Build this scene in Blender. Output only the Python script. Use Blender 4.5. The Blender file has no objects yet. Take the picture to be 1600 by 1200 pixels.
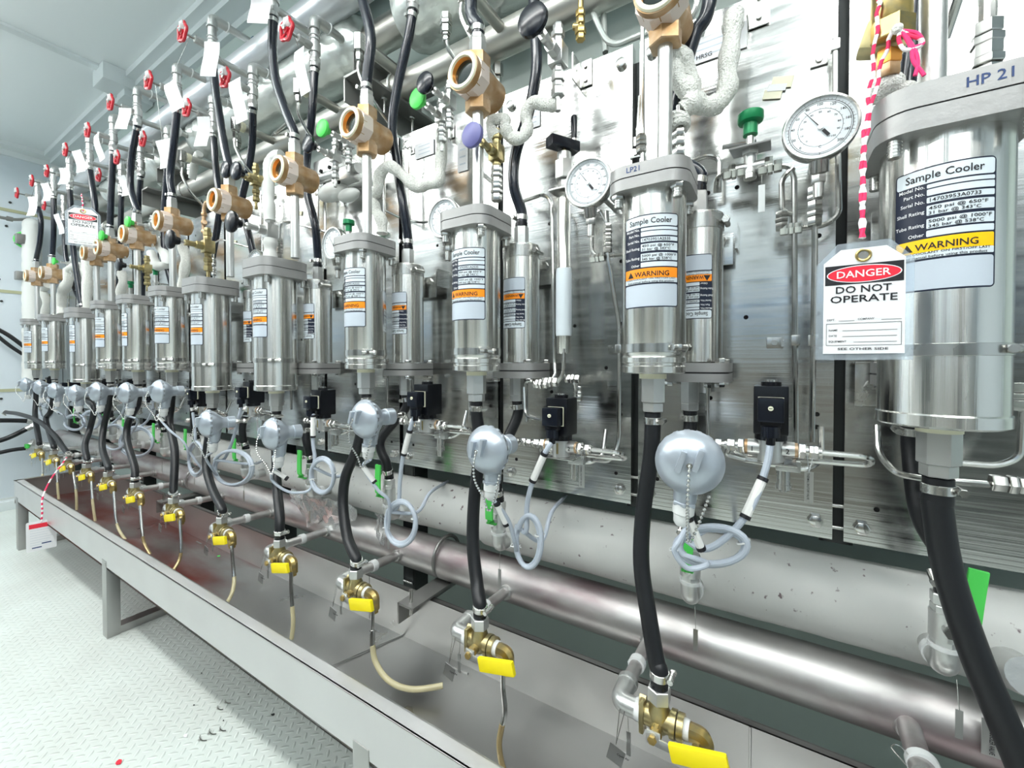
import bpy, bmesh, math, random
from mathutils import Vector, Matrix
random.seed(7)
sc = bpy.context.scene
COL = sc.collection

# ------------------------------------------------------------------ camera
FPX, CY = 660.0, 578.0
YAW, PITCH = math.radians(31.8), math.radians(0.87)
cd = bpy.data.cameras.new('camera'); cam = bpy.data.objects.new('camera', cd); COL.objects.link(cam)
cam.location = (0, 0, 1.0)
cam.rotation_euler = (math.pi/2 - PITCH, 0, YAW)
cd.sensor_width = 36; cd.lens = FPX/1600*36; cd.shift_y = -(600-CY)/1600
cd.clip_start = 0.02; cd.clip_end = 60
sc.camera = cam

def at(px, py, y):
    """point of the room seen at photo pixel px, py and standing y metres into the room"""
    u = (px-800)/FPX; v = (CY-py)/FPX
    fw = math.cos(PITCH)+v*math.sin(PITCH); up = v*math.cos(PITCH)-math.sin(PITCH)
    X = u*math.cos(YAW)-fw*math.sin(YAW); Y = u*math.sin(YAW)+fw*math.cos(YAW)
    return Vector((X/Y*y, y, 1+up/Y*y))

# ------------------------------------------------------------------ world, view
w = bpy.data.worlds.new('world'); sc.world = w; w.use_nodes = True
w.node_tree.nodes['Background'].inputs[0].default_value = (0.85, 0.95, 1.0, 1)
w.node_tree.nodes['Background'].inputs[1].default_value = 0.6
sc.view_settings.view_transform = 'Standard'; sc.view_settings.look = 'None'
sc.view_settings.gamma = 1.0; sc.view_settings.use_curve_mapping = False
sc.view_settings.exposure = -0.14

# ------------------------------------------------------------------ materials
def mat(name, col, rough=.5, metal=0.0, bump=None, var=None, aniso=0, trans=0, emis=0, coat=0, ior=1.45, rvar=None):
    """bump=(scale vec, strength, detail)  var=(scale vec, second colour, lo, hi)  rvar=(scale vec, lo, hi)"""
    m = bpy.data.materials.new(name); m.use_nodes = True
    nt = m.node_tree; n = nt.nodes; l = nt.links; b = n['Principled BSDF']
    b.inputs['Base Color'].default_value = (*col, 1); b.inputs['Roughness'].default_value = rough
    b.inputs['Metallic'].default_value = metal; b.inputs['IOR'].default_value = ior
    b.inputs['Anisotropic'].default_value = aniso
    b.inputs['Transmission Weight'].default_value = trans
    b.inputs['Coat Weight'].default_value = coat
    if emis:
        b.inputs['Emission Color'].default_value = (*col, 1); b.inputs['Emission Strength'].default_value = emis
    tc = n.new('ShaderNodeTexCoord')
    def noise(scale, detail=4):
        mp = n.new('ShaderNodeMapping'); mp.inputs['Scale'].default_value = scale
        l.new(tc.outputs['Object'], mp.inputs[0])
        t = n.new('ShaderNodeTexNoise'); t.inputs['Scale'].default_value = 1; t.inputs['Detail'].default_value = detail
        l.new(mp.outputs[0], t.inputs['Vector']); return t
    if bump:
        t = noise(bump[0], bump[2] if len(bump) > 2 else 4)
        bp = n.new('ShaderNodeBump'); bp.inputs['Strength'].default_value = bump[1]; bp.inputs['Distance'].default_value = .004
        l.new(t.outputs[0], bp.inputs['Height']); l.new(bp.outputs[0], b.inputs['Normal'])
    if var:
        t = noise(var[0]); r = n.new('ShaderNodeValToRGB')
        r.color_ramp.elements[0].position = var[2]; r.color_ramp.elements[1].position = var[3]
        r.color_ramp.elements[0].color = (*col, 1); r.color_ramp.elements[1].color = (*var[1], 1)
        l.new(t.outputs[0], r.inputs[0]); l.new(r.outputs[0], b.inputs['Base Color'])
    if rvar:
        t = noise(rvar[0]); mr = n.new('ShaderNodeMapRange')
        mr.inputs['From Min'].default_value = .3; mr.inputs['From Max'].default_value = .7
        mr.inputs['To Min'].default_value = rvar[1]; mr.inputs['To Max'].default_value = rvar[2]
        l.new(t.outputs[0], mr.inputs[0]); l.new(mr.outputs[0], b.inputs['Roughness'])
    return m

M = {}
M['shell'] = mat('brushed_shell_steel', (.78, .78, .75), .22, 1, rvar=((60, 60, 2), .16, .28), bump=((220, 220, 3), .06))
def anis(m, v, rot, axis='Z'):
    nt = m.node_tree; b = nt.nodes['Principled BSDF']; t = nt.nodes.new('ShaderNodeTangent'); t.direction_type = 'RADIAL'; t.axis = axis
    nt.links.new(t.outputs[0], b.inputs['Tangent']); b.inputs['Anisotropic'].default_value = v; b.inputs['Anisotropic Rotation'].default_value = rot
anis(M['shell'], .85, .25)
M['steel'] = mat('stainless_steel', (.62, .62, .60), .2, 1, rvar=((20, 20, 20), .15, .3))
M['cast'] = mat('matt_cast_steel', (.34, .34, .335), .42, .5, bump=((90, 90, 90), .12))
M['panel'] = mat('panel_steel', (.60, .61, .60), .17, 1, rvar=((4, 4, 60), .12, .27), bump=((2, 2, 160), .07, 6))
M['rim'] = mat('bright_folded_rim_steel', (.60, .60, .60), .4, .6, rvar=((6, 6, 6), .32, .48))  # tray steel made lighter to carry the bright reflection along the rim
M['trough'] = mat('trough_steel', (.43, .43, .42), .33, .95, rvar=((5, 5, 5), .26, .46), bump=((14, 14, 14), .05))
M['pipe'] = mat('dull_pipe_steel', (.56, .55, .54), .42, .9, var=((5, 14, 14), (.34, .27, .28), .46, .7), rvar=((4, 24, 24), .36, .56), bump=((14, 14, 14), .12))
M['pipe_up'] = mat('grey_pipe_steel', (.62, .62, .58), .38, .9, var=((4, 9, 9), (.50, .49, .45), .4, .7))
M['white_pipe'] = mat('painted_pale_pipe', (.62, .65, .68), .28, .55)
M['galv'] = mat('galvanised_fitting', (.58, .59, .58), .32, .8, bump=((120, 120, 120), .1))
M['rubber'] = mat('black_rubber', (.006, .007, .009), .45, 0, bump=((60, 60, 60), .03), coat=.06)
M['rubber_up'] = mat('dark_navy_rubber', (.010, .014, .024), .25, 0, bump=((60, 60, 60), .03), coat=.3)
M['blackp'] = mat('black_plastic', (.006, .007, .010), .25)
M['knob'] = mat('dark_blue_knob_plastic', (.006, .008, .014), .2)
M['brass'] = mat('yellow_brass', (.58, .42, .15), .28, .9, var=((60, 60, 60), (.40, .33, .17), .4, .7))
M['olive'] = mat('olive_brass', (.38, .33, .17), .33, .85, var=((60, 60, 60), (.5, .40, .20), .4, .7))
M['bronze'] = mat('cast_bronze', (.42, .25, .11), .42, .65, var=((28, 28, 28), (.60, .46, .33), .38, .68), bump=((140, 140, 140), .1))
M['bronze_pale'] = mat('pale_machined_bronze', (.78, .68, .62), .4, .45)
M['copper'] = mat('copper_inner_ring', (.75, .33, .07), .3, .6)
M['yellow'] = mat('yellow_vinyl', (.92, .76, .01), .38)
M['green'] = mat('bright_green_vinyl', (.08, .62, .10), .4)
M['dgreen'] = mat('dark_green_plastic', (.01, .22, .08), .3, .2)
M['red'] = mat('red_enamel', (.52, .01, .025), .3, coat=.3)
M['silver'] = mat('silver_blue_paint', (.44, .49, .55), .30, .5, bump=((160, 160, 160), .05))
M['whitep'] = mat('white_plastic', (.68, .70, .70), .4)
M['cable'] = mat('grey_cable_sheath', (.42, .47, .54), .4)
M['marker'] = mat('white_cable_marker', (.82, .82, .80), .45)
M['rope'] = mat('white_woven_sleeve', (.82, .83, .79), .9, 0, bump=((330, 330, 330), 1.0, 1), var=((330, 330, 330), (.60, .62, .56), .5, .7))
M['insul'] = mat('white_pipe_lagging', (.56, .57, .55), .45, 0, bump=((14, 7, 7), 1.0, 7), var=((70, 60, 60), (.16, .12, .13), .66, .72))
M['lag'] = mat('clean_white_lagging', (.68, .70, .68), .5, 0, bump=((20, 9, 9), .35, 5))
M['foil'] = mat('clear_wrapped_foil', (.70, .74, .71), .24, .55, bump=((22, 34, 34), .7, 7))
M['film'] = mat('crumpled_clear_film', (.85, .87, .87), .15, 0, trans=.85, bump=((60, 60, 60), 1, 6), ior=1.2)
M['wall'] = mat('pale_wall_panel', (.62, .69, .74), .42)
M['back'] = mat('grey_green_wall_panel', (.50, .58, .55), .45, bump=((30, 30, 2), .05))
M['ceil'] = mat('pale_ceiling_panel', (.78, .84, .85), .5)
M['trim'] = mat('pale_metal_trim', (.68, .74, .75), .38)
M['trunk'] = mat('blue_cable_trunking', (.16, .30, .55), .4)
M['wains'] = mat('warm_grey_wainscot', (.19, .175, .15), .5)
M['cab'] = mat('dark_grey_cabinet_paint', (.06, .07, .07), .4)
M['rib'] = mat('grey_wall_rib_paint', (.20, .22, .21), .5)
M['seam'] = mat('olive_seam_strip', (.42, .43, .27), .6)
M['darks'] = mat('dark_painted_steel', (.045, .05, .05), .45, .3)
M['dkst'] = mat('dark_weathered_bracket', (.28, .28, .27), .4, .7)
M['hole'] = mat('black_hole', (.002, .002, .002), .9)
M['navy'] = mat('label_navy', (.008, .014, .035), .35)
M['field'] = mat('label_white', (.66, .73, .78), .3)
M['blank'] = mat('label_blank_blue_grey', (.50, .56, .63), .35)
M['orange'] = mat('label_orange', (1.0, .30, .01), .35)
M['amber'] = mat('label_amber', (1.0, .56, .0), .35)
M['ink'] = mat('black_ink', (.01, .01, .014), .5)
M['blueink'] = mat('blue_marker_ink', (.02, .05, .16), .5)
M['paper'] = mat('white_tag_card', (.76, .77, .79), .5)
M['tagred'] = mat('tag_red', (.75, .02, .045), .4)
M['lam'] = mat('clear_laminate', (.80, .88, .95), .12, 0, trans=.82, ior=1.25)
M['pink'] = mat('pink_string', (.86, .05, .20), .8)
M['dial'] = mat('dial_face', (.80, .86, .90), .45)
M['glass'] = mat('dark_sight_glass', (.01, .02, .02), .06, 0, coat=1)
M['blue'] = mat('dark_blue_clip', (.005, .10, .20), .4)
M['tube_clear'] = mat('yellowed_clear_tube', (.66, .60, .38), .25, 0, trans=.35)
M['tube_brown'] = mat('stained_tube', (.40, .31, .16), .3, .5)
M['nylon'] = mat('cream_plastic', (.78, .76, .58), .45)
M['metaltag'] = mat('thin_metal_tag', (.55, .56, .55), .3, .9)
M['lightpanel'] = mat('lamp_diffuser', (1, 1, 1), .5, emis=6)

# diamond-plate floor
def floor_mat():
    m = bpy.data.materials.new('painted_tread_plate'); m.use_nodes = True
    nt = m.node_tree; n = nt.nodes; l = nt.links; b = n['Principled BSDF']
    tc = n.new('ShaderNodeTexCoord'); mp = n.new('ShaderNodeMapping')
    mp.inputs['Rotation'].default_value = (0, 0, math.radians(45)); mp.inputs['Scale'].default_value = (44, 44, 44)
    l.new(tc.outputs['Object'], mp.inputs[0]); sx = n.new('ShaderNodeSeparateXYZ'); l.new(mp.outputs[0], sx.inputs[0])
    def mth(op, a, b2=None):
        t = n.new('ShaderNodeMath'); t.operation = op
        for i, v in enumerate((a, b2)):
            if v is None: continue
            if isinstance(v, (int, float)): t.inputs[i].default_value = v
            else: l.new(v, t.inputs[i])
        return t.outputs[0]
    x, y = sx.outputs[0], sx.outputs[1]
    fx = mth('SUBTRACT', mth('FRACT', x), .5); fy = mth('SUBTRACT', mth('FRACT', y), .5)
    par = mth('MODULO', mth('ADD', mth('ADD', mth('FLOOR', x), mth('FLOOR', y)), 1000), 2)
    inv = mth('SUBTRACT', 1, par)
    a = mth('ADD', mth('MULTIPLY', fx, par), mth('MULTIPLY', fy, inv))
    c = mth('ADD', mth('MULTIPLY', fy, par), mth('MULTIPLY', fx, inv))
    e = mth('ADD', mth('POWER', mth('ABSOLUTE', mth('DIVIDE', a, .52)), 2), mth('POWER', mth('ABSOLUTE', mth('DIVIDE', c, .17)), 2))
    h = mth('MAXIMUM', mth('SUBTRACT', 1, e), 0)
    bp = n.new('ShaderNodeBump'); bp.inputs['Strength'].default_value = .8; bp.inputs['Distance'].default_value = .0022
    l.new(h, bp.inputs['Height']); l.new(bp.outputs[0], b.inputs['Normal'])
    t = n.new('ShaderNodeTexNoise'); t.inputs['Scale'].default_value = 2.2; t.inputs['Detail'].default_value = 6
    l.new(tc.outputs['Object'], t.inputs['Vector']); r = n.new('ShaderNodeValToRGB')
    r.color_ramp.elements[0].position = .38; r.color_ramp.elements[1].position = .75
    r.color_ramp.elements[0].color = (.62, .68, .65, 1); r.color_ramp.elements[1].color = (.52, .55, .52, 1)
    l.new(t.outputs[0], r.inputs[0]); l.new(r.outputs[0], b.inputs['Base Color'])
    b.inputs['Roughness'].default_value = .38
    return m
M['floor'] = floor_mat()

def blotch_mat():  # noisy red-brown colour growing towards the tray's left end
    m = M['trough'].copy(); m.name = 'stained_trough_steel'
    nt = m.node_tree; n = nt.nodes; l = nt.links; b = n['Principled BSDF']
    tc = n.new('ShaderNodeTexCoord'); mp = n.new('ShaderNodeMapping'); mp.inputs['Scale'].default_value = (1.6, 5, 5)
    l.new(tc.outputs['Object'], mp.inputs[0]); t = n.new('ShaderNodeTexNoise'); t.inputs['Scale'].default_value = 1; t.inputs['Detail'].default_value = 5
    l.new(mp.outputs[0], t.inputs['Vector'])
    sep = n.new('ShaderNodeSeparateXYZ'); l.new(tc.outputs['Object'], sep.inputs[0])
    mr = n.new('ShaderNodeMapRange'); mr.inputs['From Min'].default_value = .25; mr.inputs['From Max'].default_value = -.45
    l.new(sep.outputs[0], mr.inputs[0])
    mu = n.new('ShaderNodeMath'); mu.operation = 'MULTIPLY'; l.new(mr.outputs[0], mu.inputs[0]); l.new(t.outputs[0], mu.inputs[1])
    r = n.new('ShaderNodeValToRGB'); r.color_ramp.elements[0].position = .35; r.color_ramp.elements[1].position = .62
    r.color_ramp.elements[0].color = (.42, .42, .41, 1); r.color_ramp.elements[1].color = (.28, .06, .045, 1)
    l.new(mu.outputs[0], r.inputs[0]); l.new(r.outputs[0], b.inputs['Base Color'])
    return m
M['stain'] = blotch_mat()

# striped red and white string
def stripe_mat():
    m = bpy.data.materials.new('red_white_twine'); m.use_nodes = True
    nt = m.node_tree; n = nt.nodes; l = nt.links; b = n['Principled BSDF']; b.inputs['Roughness'].default_value = .8
    tc = n.new('ShaderNodeTexCoord'); t = n.new('ShaderNodeTexWave'); t.bands_direction = 'Z'
    t.inputs['Scale'].default_value = 14; t.inputs['Distortion'].default_value = 1.5
    l.new(tc.outputs['Object'], t.inputs['Vector']); r = n.new('ShaderNodeValToRGB'); r.color_ramp.interpolation = 'CONSTANT'
    r.color_ramp.elements[1].position = .5
    r.color_ramp.elements[0].color = (.85, .84, .84, 1); r.color_ramp.elements[1].color = (.80, .03, .12, 1)
    l.new(t.outputs[0], r.inputs[0]); l.new(r.outputs[0], b.inputs['Base Color'])
    return m
M['twine'] = stripe_mat()

# ------------------------------------------------------------------ geometry kit
X, Y, Z = Vector((1, 0, 0)), Vector((0, 1, 0)), Vector((0, 0, 1))
V = lambda *a: Vector(a)
def frame(d):
    d = d.normalized(); a = Z if abs(d.z) < .9 else X
    u = a.cross(d).normalized(); return u, d.cross(u).normalized()
_tc = {}
def text_geo(s):
    if s not in _tc:
        cu = bpy.data.curves.new('t', 'FONT'); cu.body = s; cu.size = 1; cu.align_x = 'LEFT'; cu.resolution_u = 2; cu.offset = .012
        o = bpy.data.objects.new('t', cu); COL.objects.link(o)
        dg = bpy.context.evaluated_depsgraph_get(); me = bpy.data.meshes.new_from_object(o.evaluated_get(dg))
        vs = [v.co.copy() for v in me.vertices]; fs = [tuple(p.vertices) for p in me.polygons]
        bpy.data.objects.remove(o); bpy.data.curves.remove(cu); bpy.data.meshes.remove(me)
        x0 = min(v.x for v in vs); x1 = max(v.x for v in vs)
        _tc[s] = (vs, fs, x0, x1)
    return _tc[s]

class G:
    """collects shapes; build() links them as ONE mesh object"""
    def __init__(s): s.v = []; s.f = []; s.m = []; s.mats = []; s.sm = []
    def mi(s, m):
        if m not in s.mats: s.mats.append(m)
        return s.mats.index(m)
    def add(s, vs, fs, m, smooth=True):
        o = len(s.v); s.v += [Vector(v) for v in vs]; k = s.mi(m)
        for f in fs: s.f.append([o+i for i in f]); s.m.append(k); s.sm.append(smooth)
        return s
    def lathe(s, p, d, prof, m, seg=24, cap=True, rot=0):
        p = Vector(p); d = Vector(d).normalized(); u, w_ = frame(d); vs = []; fs = []
        for t, r in prof:
            for k in range(seg):
                a = 2*math.pi*k/seg+rot; vs.append(p+d*t+(u*math.cos(a)+w_*math.sin(a))*r)
        n = len(prof)
        for i in range(n-1):
            for k in range(seg):
                k2 = (k+1) % seg; fs.append((i*seg+k, i*seg+k2, (i+1)*seg+k2, (i+1)*seg+k))
        if cap:
            fs.append(tuple(reversed(range(seg)))); fs.append(tuple((n-1)*seg+k for k in range(seg)))
        return s.add(vs, fs, m)
    def cyl(s, a, b, r, m, r2=None, seg=20, bev=0):
        a = Vector(a); b = Vector(b); L = (b-a).length; r2 = r if r2 is None else r2
        if bev: pr = [(0, r-bev), (bev, r), (L-bev, r2), (L, r2-bev)]
        else: pr = [(0, r), (L, r2)]
        return s.lathe(a, b-a, pr, m, seg)
    def hex(s, a, b, r, m, rot=0):
        a = Vector(a); b = Vector(b); L = (b-a).length; c = min(.0012, L*.2)
        return s.lathe(a, b-a, [(0, r*.93), (c, r), (L-c, r), (L, r*.93)], m, 6, rot=rot)
    def tube(s, pts, r, m, seg=12, closed=False, cap=True):
        n = len(pts); vs = []; fs = []; prev = None
        for i in range(n):
            if closed: d = pts[(i+1) % n]-pts[i-1]
            else: d = pts[min(i+1, n-1)]-pts[max(i-1, 0)]
            d = d.normalized() if d.length > 1e-9 else Z
            if prev is None: u, w_ = frame(d)
            else:
                u = prev-d*prev.dot(d); u = u.normalized() if u.length > 1e-6 else frame(d)[0]; w_ = d.cross(u)
            prev = u; rr = r(i/(n-1)) if callable(r) else r
            for k in range(seg):
                a = 2*math.pi*k/seg; vs.append(pts[i]+(u*math.cos(a)+w_*math.sin(a))*rr)
        for i in range(n if closed else n-1):
            j = (i+1) % n
            for k in range(seg):
                k2 = (k+1) % seg; fs.append((i*seg+k, i*seg+k2, j*seg+k2, j*seg+k))
        if cap and not closed:
            fs.append(tuple(reversed(range(seg)))); fs.append(tuple((n-1)*seg+k for k in range(seg)))
        return s.add(vs, fs, m)
    def ribbon(s, pts, wd, th, m, up=Z):
        """flat strip of real thickness along pts"""
        n = len(pts); vs = []; fs = []
        for i in range(n):
            d = (pts[min(i+1, n-1)]-pts[max(i-1, 0)]).normalized(); a = up(i/(n-1)) if callable(up) else up
            sd = d.cross(a).normalized(); nn = sd.cross(d).normalized()
            for q, t in ((-1, -1), (1, -1), (1, 1), (-1, 1)): vs.append(pts[i]+sd*q*wd/2+nn*t*th/2)
        for i in range(n-1):
            for k in range(4): k2 = (k+1) % 4; fs.append((i*4+k, i*4+k2, i*4+4+k2, i*4+4+k))
        fs += [(3, 2, 1, 0), tuple(4*(n-1)+k for k in range(4))]
        return s.add(vs, fs, m)
    def box(s, c, sz, m, bev=0, R=None):
        bm = bmesh.new(); bmesh.ops.create_cube(bm, size=1)
        for v in bm.verts: v.co = Vector((v.co.x*sz[0], v.co.y*sz[1], v.co.z*sz[2]))
        if bev: bmesh.ops.bevel(bm, geom=list(bm.edges), offset=bev, segments=2, affect='EDGES', profile=.7)
        bm.verts.index_update(); c = Vector(c)
        vs = [(R @ v.co if R else v.co)+c for v in bm.verts]; fs = [tuple(v.index for v in f.verts) for f in bm.faces]
        bm.free(); return s.add(vs, fs, m)
    def ball(s, c, r, m, seg=12, sc=(1, 1, 1)):
        c = Vector(c); n = max(4, seg//2); pr = []
        vs = []; fs = []
        for i in range(1, n):
            t = math.pi*i/n
            for k in range(seg):
                a = 2*math.pi*k/seg
                vs.append(c+V(r*math.sin(t)*math.cos(a)*sc[0], r*math.sin(t)*math.sin(a)*sc[1], r*math.cos(t)*sc[2]))
        for i in range(n-2):
            for k in range(seg): k2 = (k+1) % seg; fs.append((i*seg+k, (i+1)*seg+k, (i+1)*seg+k2, i*seg+k2))
        t0 = len(vs); vs += [c+V(0, 0, r*sc[2]), c-V(0, 0, r*sc[2])]
        for k in range(seg):
            k2 = (k+1) % seg; fs.append((t0, k, k2)); fs.append((t0+1, (n-2)*seg+k2, (n-2)*seg+k))
        return s.add(vs, fs, m)
    def torus(s, c, d, R, r, m, seg=28, ts=8, arc=1.0):
        u, w_ = frame(Vector(d)); c = Vector(c); n = int(seg*arc)
        pts = [c+(u*math.cos(2*math.pi*k/seg)+w_*math.sin(2*math.pi*k/seg))*R for k in range(n if arc >= 1 else n+1)]
        return s.tube(pts, r, m, ts, closed=arc >= 1)
    def prism(s, poly, o, u, v, th, m, smooth=True):
        """polygon in the plane o,u,v extruded th along u x v"""
        o = Vector(o); u = Vector(u); v = Vector(v); w_ = u.cross(v).normalized(); n = len(poly)
        vs = [o+u*a+v*b for a, b in poly]+[o+u*a+v*b+w_*th for a, b in poly]
        fs = [tuple(reversed(range(n))), tuple(range(n, 2*n))]+[(k, (k+1) % n, n+(k+1) % n, n+k) for k in range(n)]
        return s.add(vs, fs, m, smooth)
    def text(s, txt, o, u, v, size, m, lift=.0003, align='L', width=None):
        vs, fs, x0, x1 = text_geo(txt); o = Vector(o); u = Vector(u); v = Vector(v); w_ = u.cross(v).normalized()
        k = size; kx = size if width is None else width/(x1-x0)
        off = {'L': -x0, 'C': -(x0+x1)/2, 'R': -x1}[align]
        return s.add([o+u*(p.x+off)*kx+v*p.y*k+w_*lift for p in vs], fs, m, False)
    def build(s, name, parent=None, base=None):
        me = bpy.data.meshes.new(name)
        b = base if base is not None else V(0, 0, 0)
        me.from_pydata([v-b for v in s.v], [], s.f)
        for k in s.mats: me.materials.append(M[k])
        me.polygons.foreach_set('material_index', s.m); me.polygons.foreach_set('use_smooth', s.sm)
        me.update(); me.set_sharp_from_angle(angle=math.radians(35))
        o = bpy.data.objects.new(name, me); COL.objects.link(o)
        if parent: o.parent = parent
        return o

def spline(pts, n=8, closed=False):
    pts = [Vector(p) for p in pts]; out = []; N = len(pts)
    rng = range(N) if closed else range(N-1)
    for i in rng:
        if closed: p0, p1, p2, p3 = pts[i-1], pts[i], pts[(i+1) % N], pts[(i+2) % N]
        else: p1, p2 = pts[i], pts[i+1]; p0 = pts[i-1] if i else p1*2-p2; p3 = pts[i+2] if i+2 < N else p2*2-p1
        for k in range(n):
            t = k/n
            out.append(.5*((2*p1)+(p2-p0)*t+(2*p0-5*p1+4*p2-p3)*t*t+(3*p1-p0-3*p2+p3)*t**3))
    if not closed: out.append(pts[-1])
    return out
def bend(pts, R=.02, n=6):
    pts = [Vector(p) for p in pts]; out = [pts[0]]
    for i in range(1, len(pts)-1):
        a, b, c = pts[i-1], pts[i], pts[i+1]; d1 = (a-b); d2 = (c-b); L = min(R, d1.length*.45, d2.length*.45)
        s_, e_ = b+d1.normalized()*L, b+d2.normalized()*L
        for k in range(n+1):
            t = k/n; out.append(s_*(1-t)**2+b*2*t*(1-t)+e_*t*t)
    out.append(pts[-1]); return out
def rrpoly(w_, h, r, n=4):
    out = []
    for cx, cy, a0 in ((w_/2-r, h/2-r, 0), (-w_/2+r, h/2-r, 90), (-w_/2+r, -h/2+r, 180), (w_/2-r, -h/2+r, 270)):
        for k in range(n+1):
            a = math.radians(a0+90*k/n); out.append((cx+r*math.cos(a), cy+r*math.sin(a)))
    return out

def tag(o, label=None, cat=None, group=None, kind=None):
    if label: o['label'] = label
    if cat: o['category'] = cat
    if group: o['group'] = group
    if kind: o['kind'] = kind
    return o
def thing(name, label, cat, loc=(0, 0, 0), group=None):
    o = bpy.data.objects.new(name, None); COL.objects.link(o); o.location = loc; o.empty_display_size = .05
    return tag(o, label, cat, group)
def single(name, g, label, cat, group=None, base=None):
    """a thing that is one mesh"""
    if base is None:
        n = len(g.v); base = sum(g.v, V(0, 0, 0))/n
    o = g.build(name, base=base); o.location = base
    return tag(o, label, cat, group)
def struct(name, g, kind='structure', label=None):
    o = g.build(name); o['kind'] = kind
    if label: o['label'] = label
    return o
def dup(root, loc):
    r = root.copy(); COL.objects.link(r); r.location = loc
    for ch in list(root.children):
        c = ch.copy(); COL.objects.link(c); c.parent = r
        for g_ in list(ch.children):
            d = g_.copy(); COL.objects.link(d); d.parent = c
    return r
_proto = {}
def copy_of(key, maker, loc, label, cat, group=None):
    """first use builds the thing at the origin, later uses copy it with all its parts"""
    if key not in _proto:
        r = maker(); _proto[key] = r; r.location = loc
    else: r = dup(_proto[key], loc)
    return tag(r, label, cat, group)
NTH = ['first', 'second', 'third', 'fourth', 'fifth', 'sixth', 'seventh', 'eighth', 'ninth', 'tenth', 'eleventh', 'twelfth', 'thirteenth', 'fourteenth', 'fifteenth']

# ------------------------------------------------------------------ lamps of the room
ZC_ = 2.63
for row, ly in enumerate((-.12, -1.12)):
    for k, lx in enumerate((-3.9, -2.35, -.8, .75)):
        b = V(lx, ly, 2.43)
        t = thing('ceiling_lamp', 'long white hanging lamp, %s from the end wall in the row %s' % (NTH[k], ('nearer the rack', 'nearer the cabinets')[row]), 'lamp', b, 'hanging lamps over the aisle')
        g = G(); g.box((lx, ly, 2.455), (1.3, .20, .05), 'trim', .006)
        for dx in (-.5, .5): g.cyl((lx+dx, ly, 2.47), (lx+dx, ly, ZC_), .004, 'steel', seg=8)
        g.build('lamp_housing', t, b)
        g = G(); g.box((lx, ly, 2.426), (1.22, .15, .008), 'lightpanel'); g.build('diffuser', t, b)
        for nm, z, rx, e in (('lamp_light', -.012, 0, (15, 12)[row]), ('lamp_uplight', .06, math.pi, (14, 14)[row])):  # the upward light is an added fill that brightens the ceiling
            ld = bpy.data.lights.new(nm, 'AREA'); ld.shape = 'RECTANGLE'; ld.size = 1.2; ld.size_y = .14; ld.energy = e; ld.color = (1, 1, .97)
            lo = bpy.data.objects.new(nm, ld); COL.objects.link(lo); lo.location = (0, 0, z); lo.rotation_euler = (rx, 0, 0); lo.parent = t

# ------------------------------------------------------------------ room
XL, XR, YF, YB, ZC = -4.85, 2.5, -1.45, 1.2, 2.63
g = G(); g.box(((XL+XR)/2, (YF+YB)/2, -.05), (XR-XL+.4, YB-YF+.4, .1), 'floor'); struct('floor', g)
g = G(); g.box(((XL+XR)/2, (YF+YB)/2, ZC+.05), (XR-XL+.4, YB-YF+.4, .1), 'ceil'); struct('ceiling', g)
g = G(); g.box((XL-.05, (YF+YB)/2, ZC/2), (.1, YB-YF+.1, ZC), 'wall')
for z in (2.14, 1.535, .80): g.box((XL+.002, (YF+YB)/2, z), (.006, YB-YF, .022), 'seam')
for z, yy in ((2.02, .70), (1.62, .66), (1.46, .67), (.74, .66), (2.2, .72)): g.cyl((XL, yy, z), (XL+.006, yy, z), .008, 'darks')
struct('wall_left', g)
g = G(); g.box(((XL+XR)/2, YB+.05, ZC/2), (XR-XL+.1, .1, ZC), 'back'); struct('wall_back', g)
g = G(); g.box(((XL+XR)/2, YF-.05, ZC/2), (XR-XL+.1, .1, ZC), 'wall')
for k in range(7): g.box((XL+.6+k*1.05, YF+.003, ZC/2), (.03, .01, ZC), 'seam')
for k in range(13): g.box((XL+.35+k*.55, YF+.02, 1.85), (.17, .04, 1.5), 'rib')  # ribs and seams added so the steel reflects vertical stripes
struct('wall_front', g)
g = G(); g.box((XR+.05, (YF+YB)/2, ZC/2), (.1, YB-YF+.1, ZC), 'wall'); struct('wall_right', g)
g = G(); g.box((-1.2, YF+.03, 1.36), (7.2, .06, .09), 'trunk'); struct('trim_1', g)  # unseen strip added so the panels reflect a blue band
g = G(); g.box((-1.2, YF+.02, .52), (7.2, .03, 1.04), 'wains'); g.box((-1.2, YF+.04, .62), (7.2, .03, .03), 'trim'); struct('trim_2', g)  # unseen dark band added to darken reflections in the lower panels
for k, (dx, dw, dz) in enumerate(((-3.6, .5, 2.1), (-1.2, .9, 2.1), (.9, .45, 1.9))):  # cabinet shapes out of view, added as dark reflections for the shells
    g = G(); g.box((dx, YF+.110, dz/2), (dw, .09, dz), 'cab', .01)
    t = thing('control_cabinet', 'dark grey control cabinet on the wall facing the rack, %s of three' % ('left one', 'middle one', 'right one')[k], 'cabinet', (dx, YF+.06, 0)); g.build('cabinet_body', t, V(dx, YF+.06, 0))
    g = G(); g.box((dx+dw*.35, YF+.165, 1.1), (.02, .02, .14), 'steel', .004); g.build('handle', t, V(dx, YF+.06, 0))
g = G()
for k in range(7): g.box((XL+.5+k*1.05, -1.0, ZC-.03), (.10, .85, .06), 'cab', .004)  # dark joists and beams added to break up white panel reflections
for yy in (-1.30, -.72): g.box((-1.2, yy, ZC-.07), (7.2, .07, .05), 'dkst', .004)
struct('trim_9', g)
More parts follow.
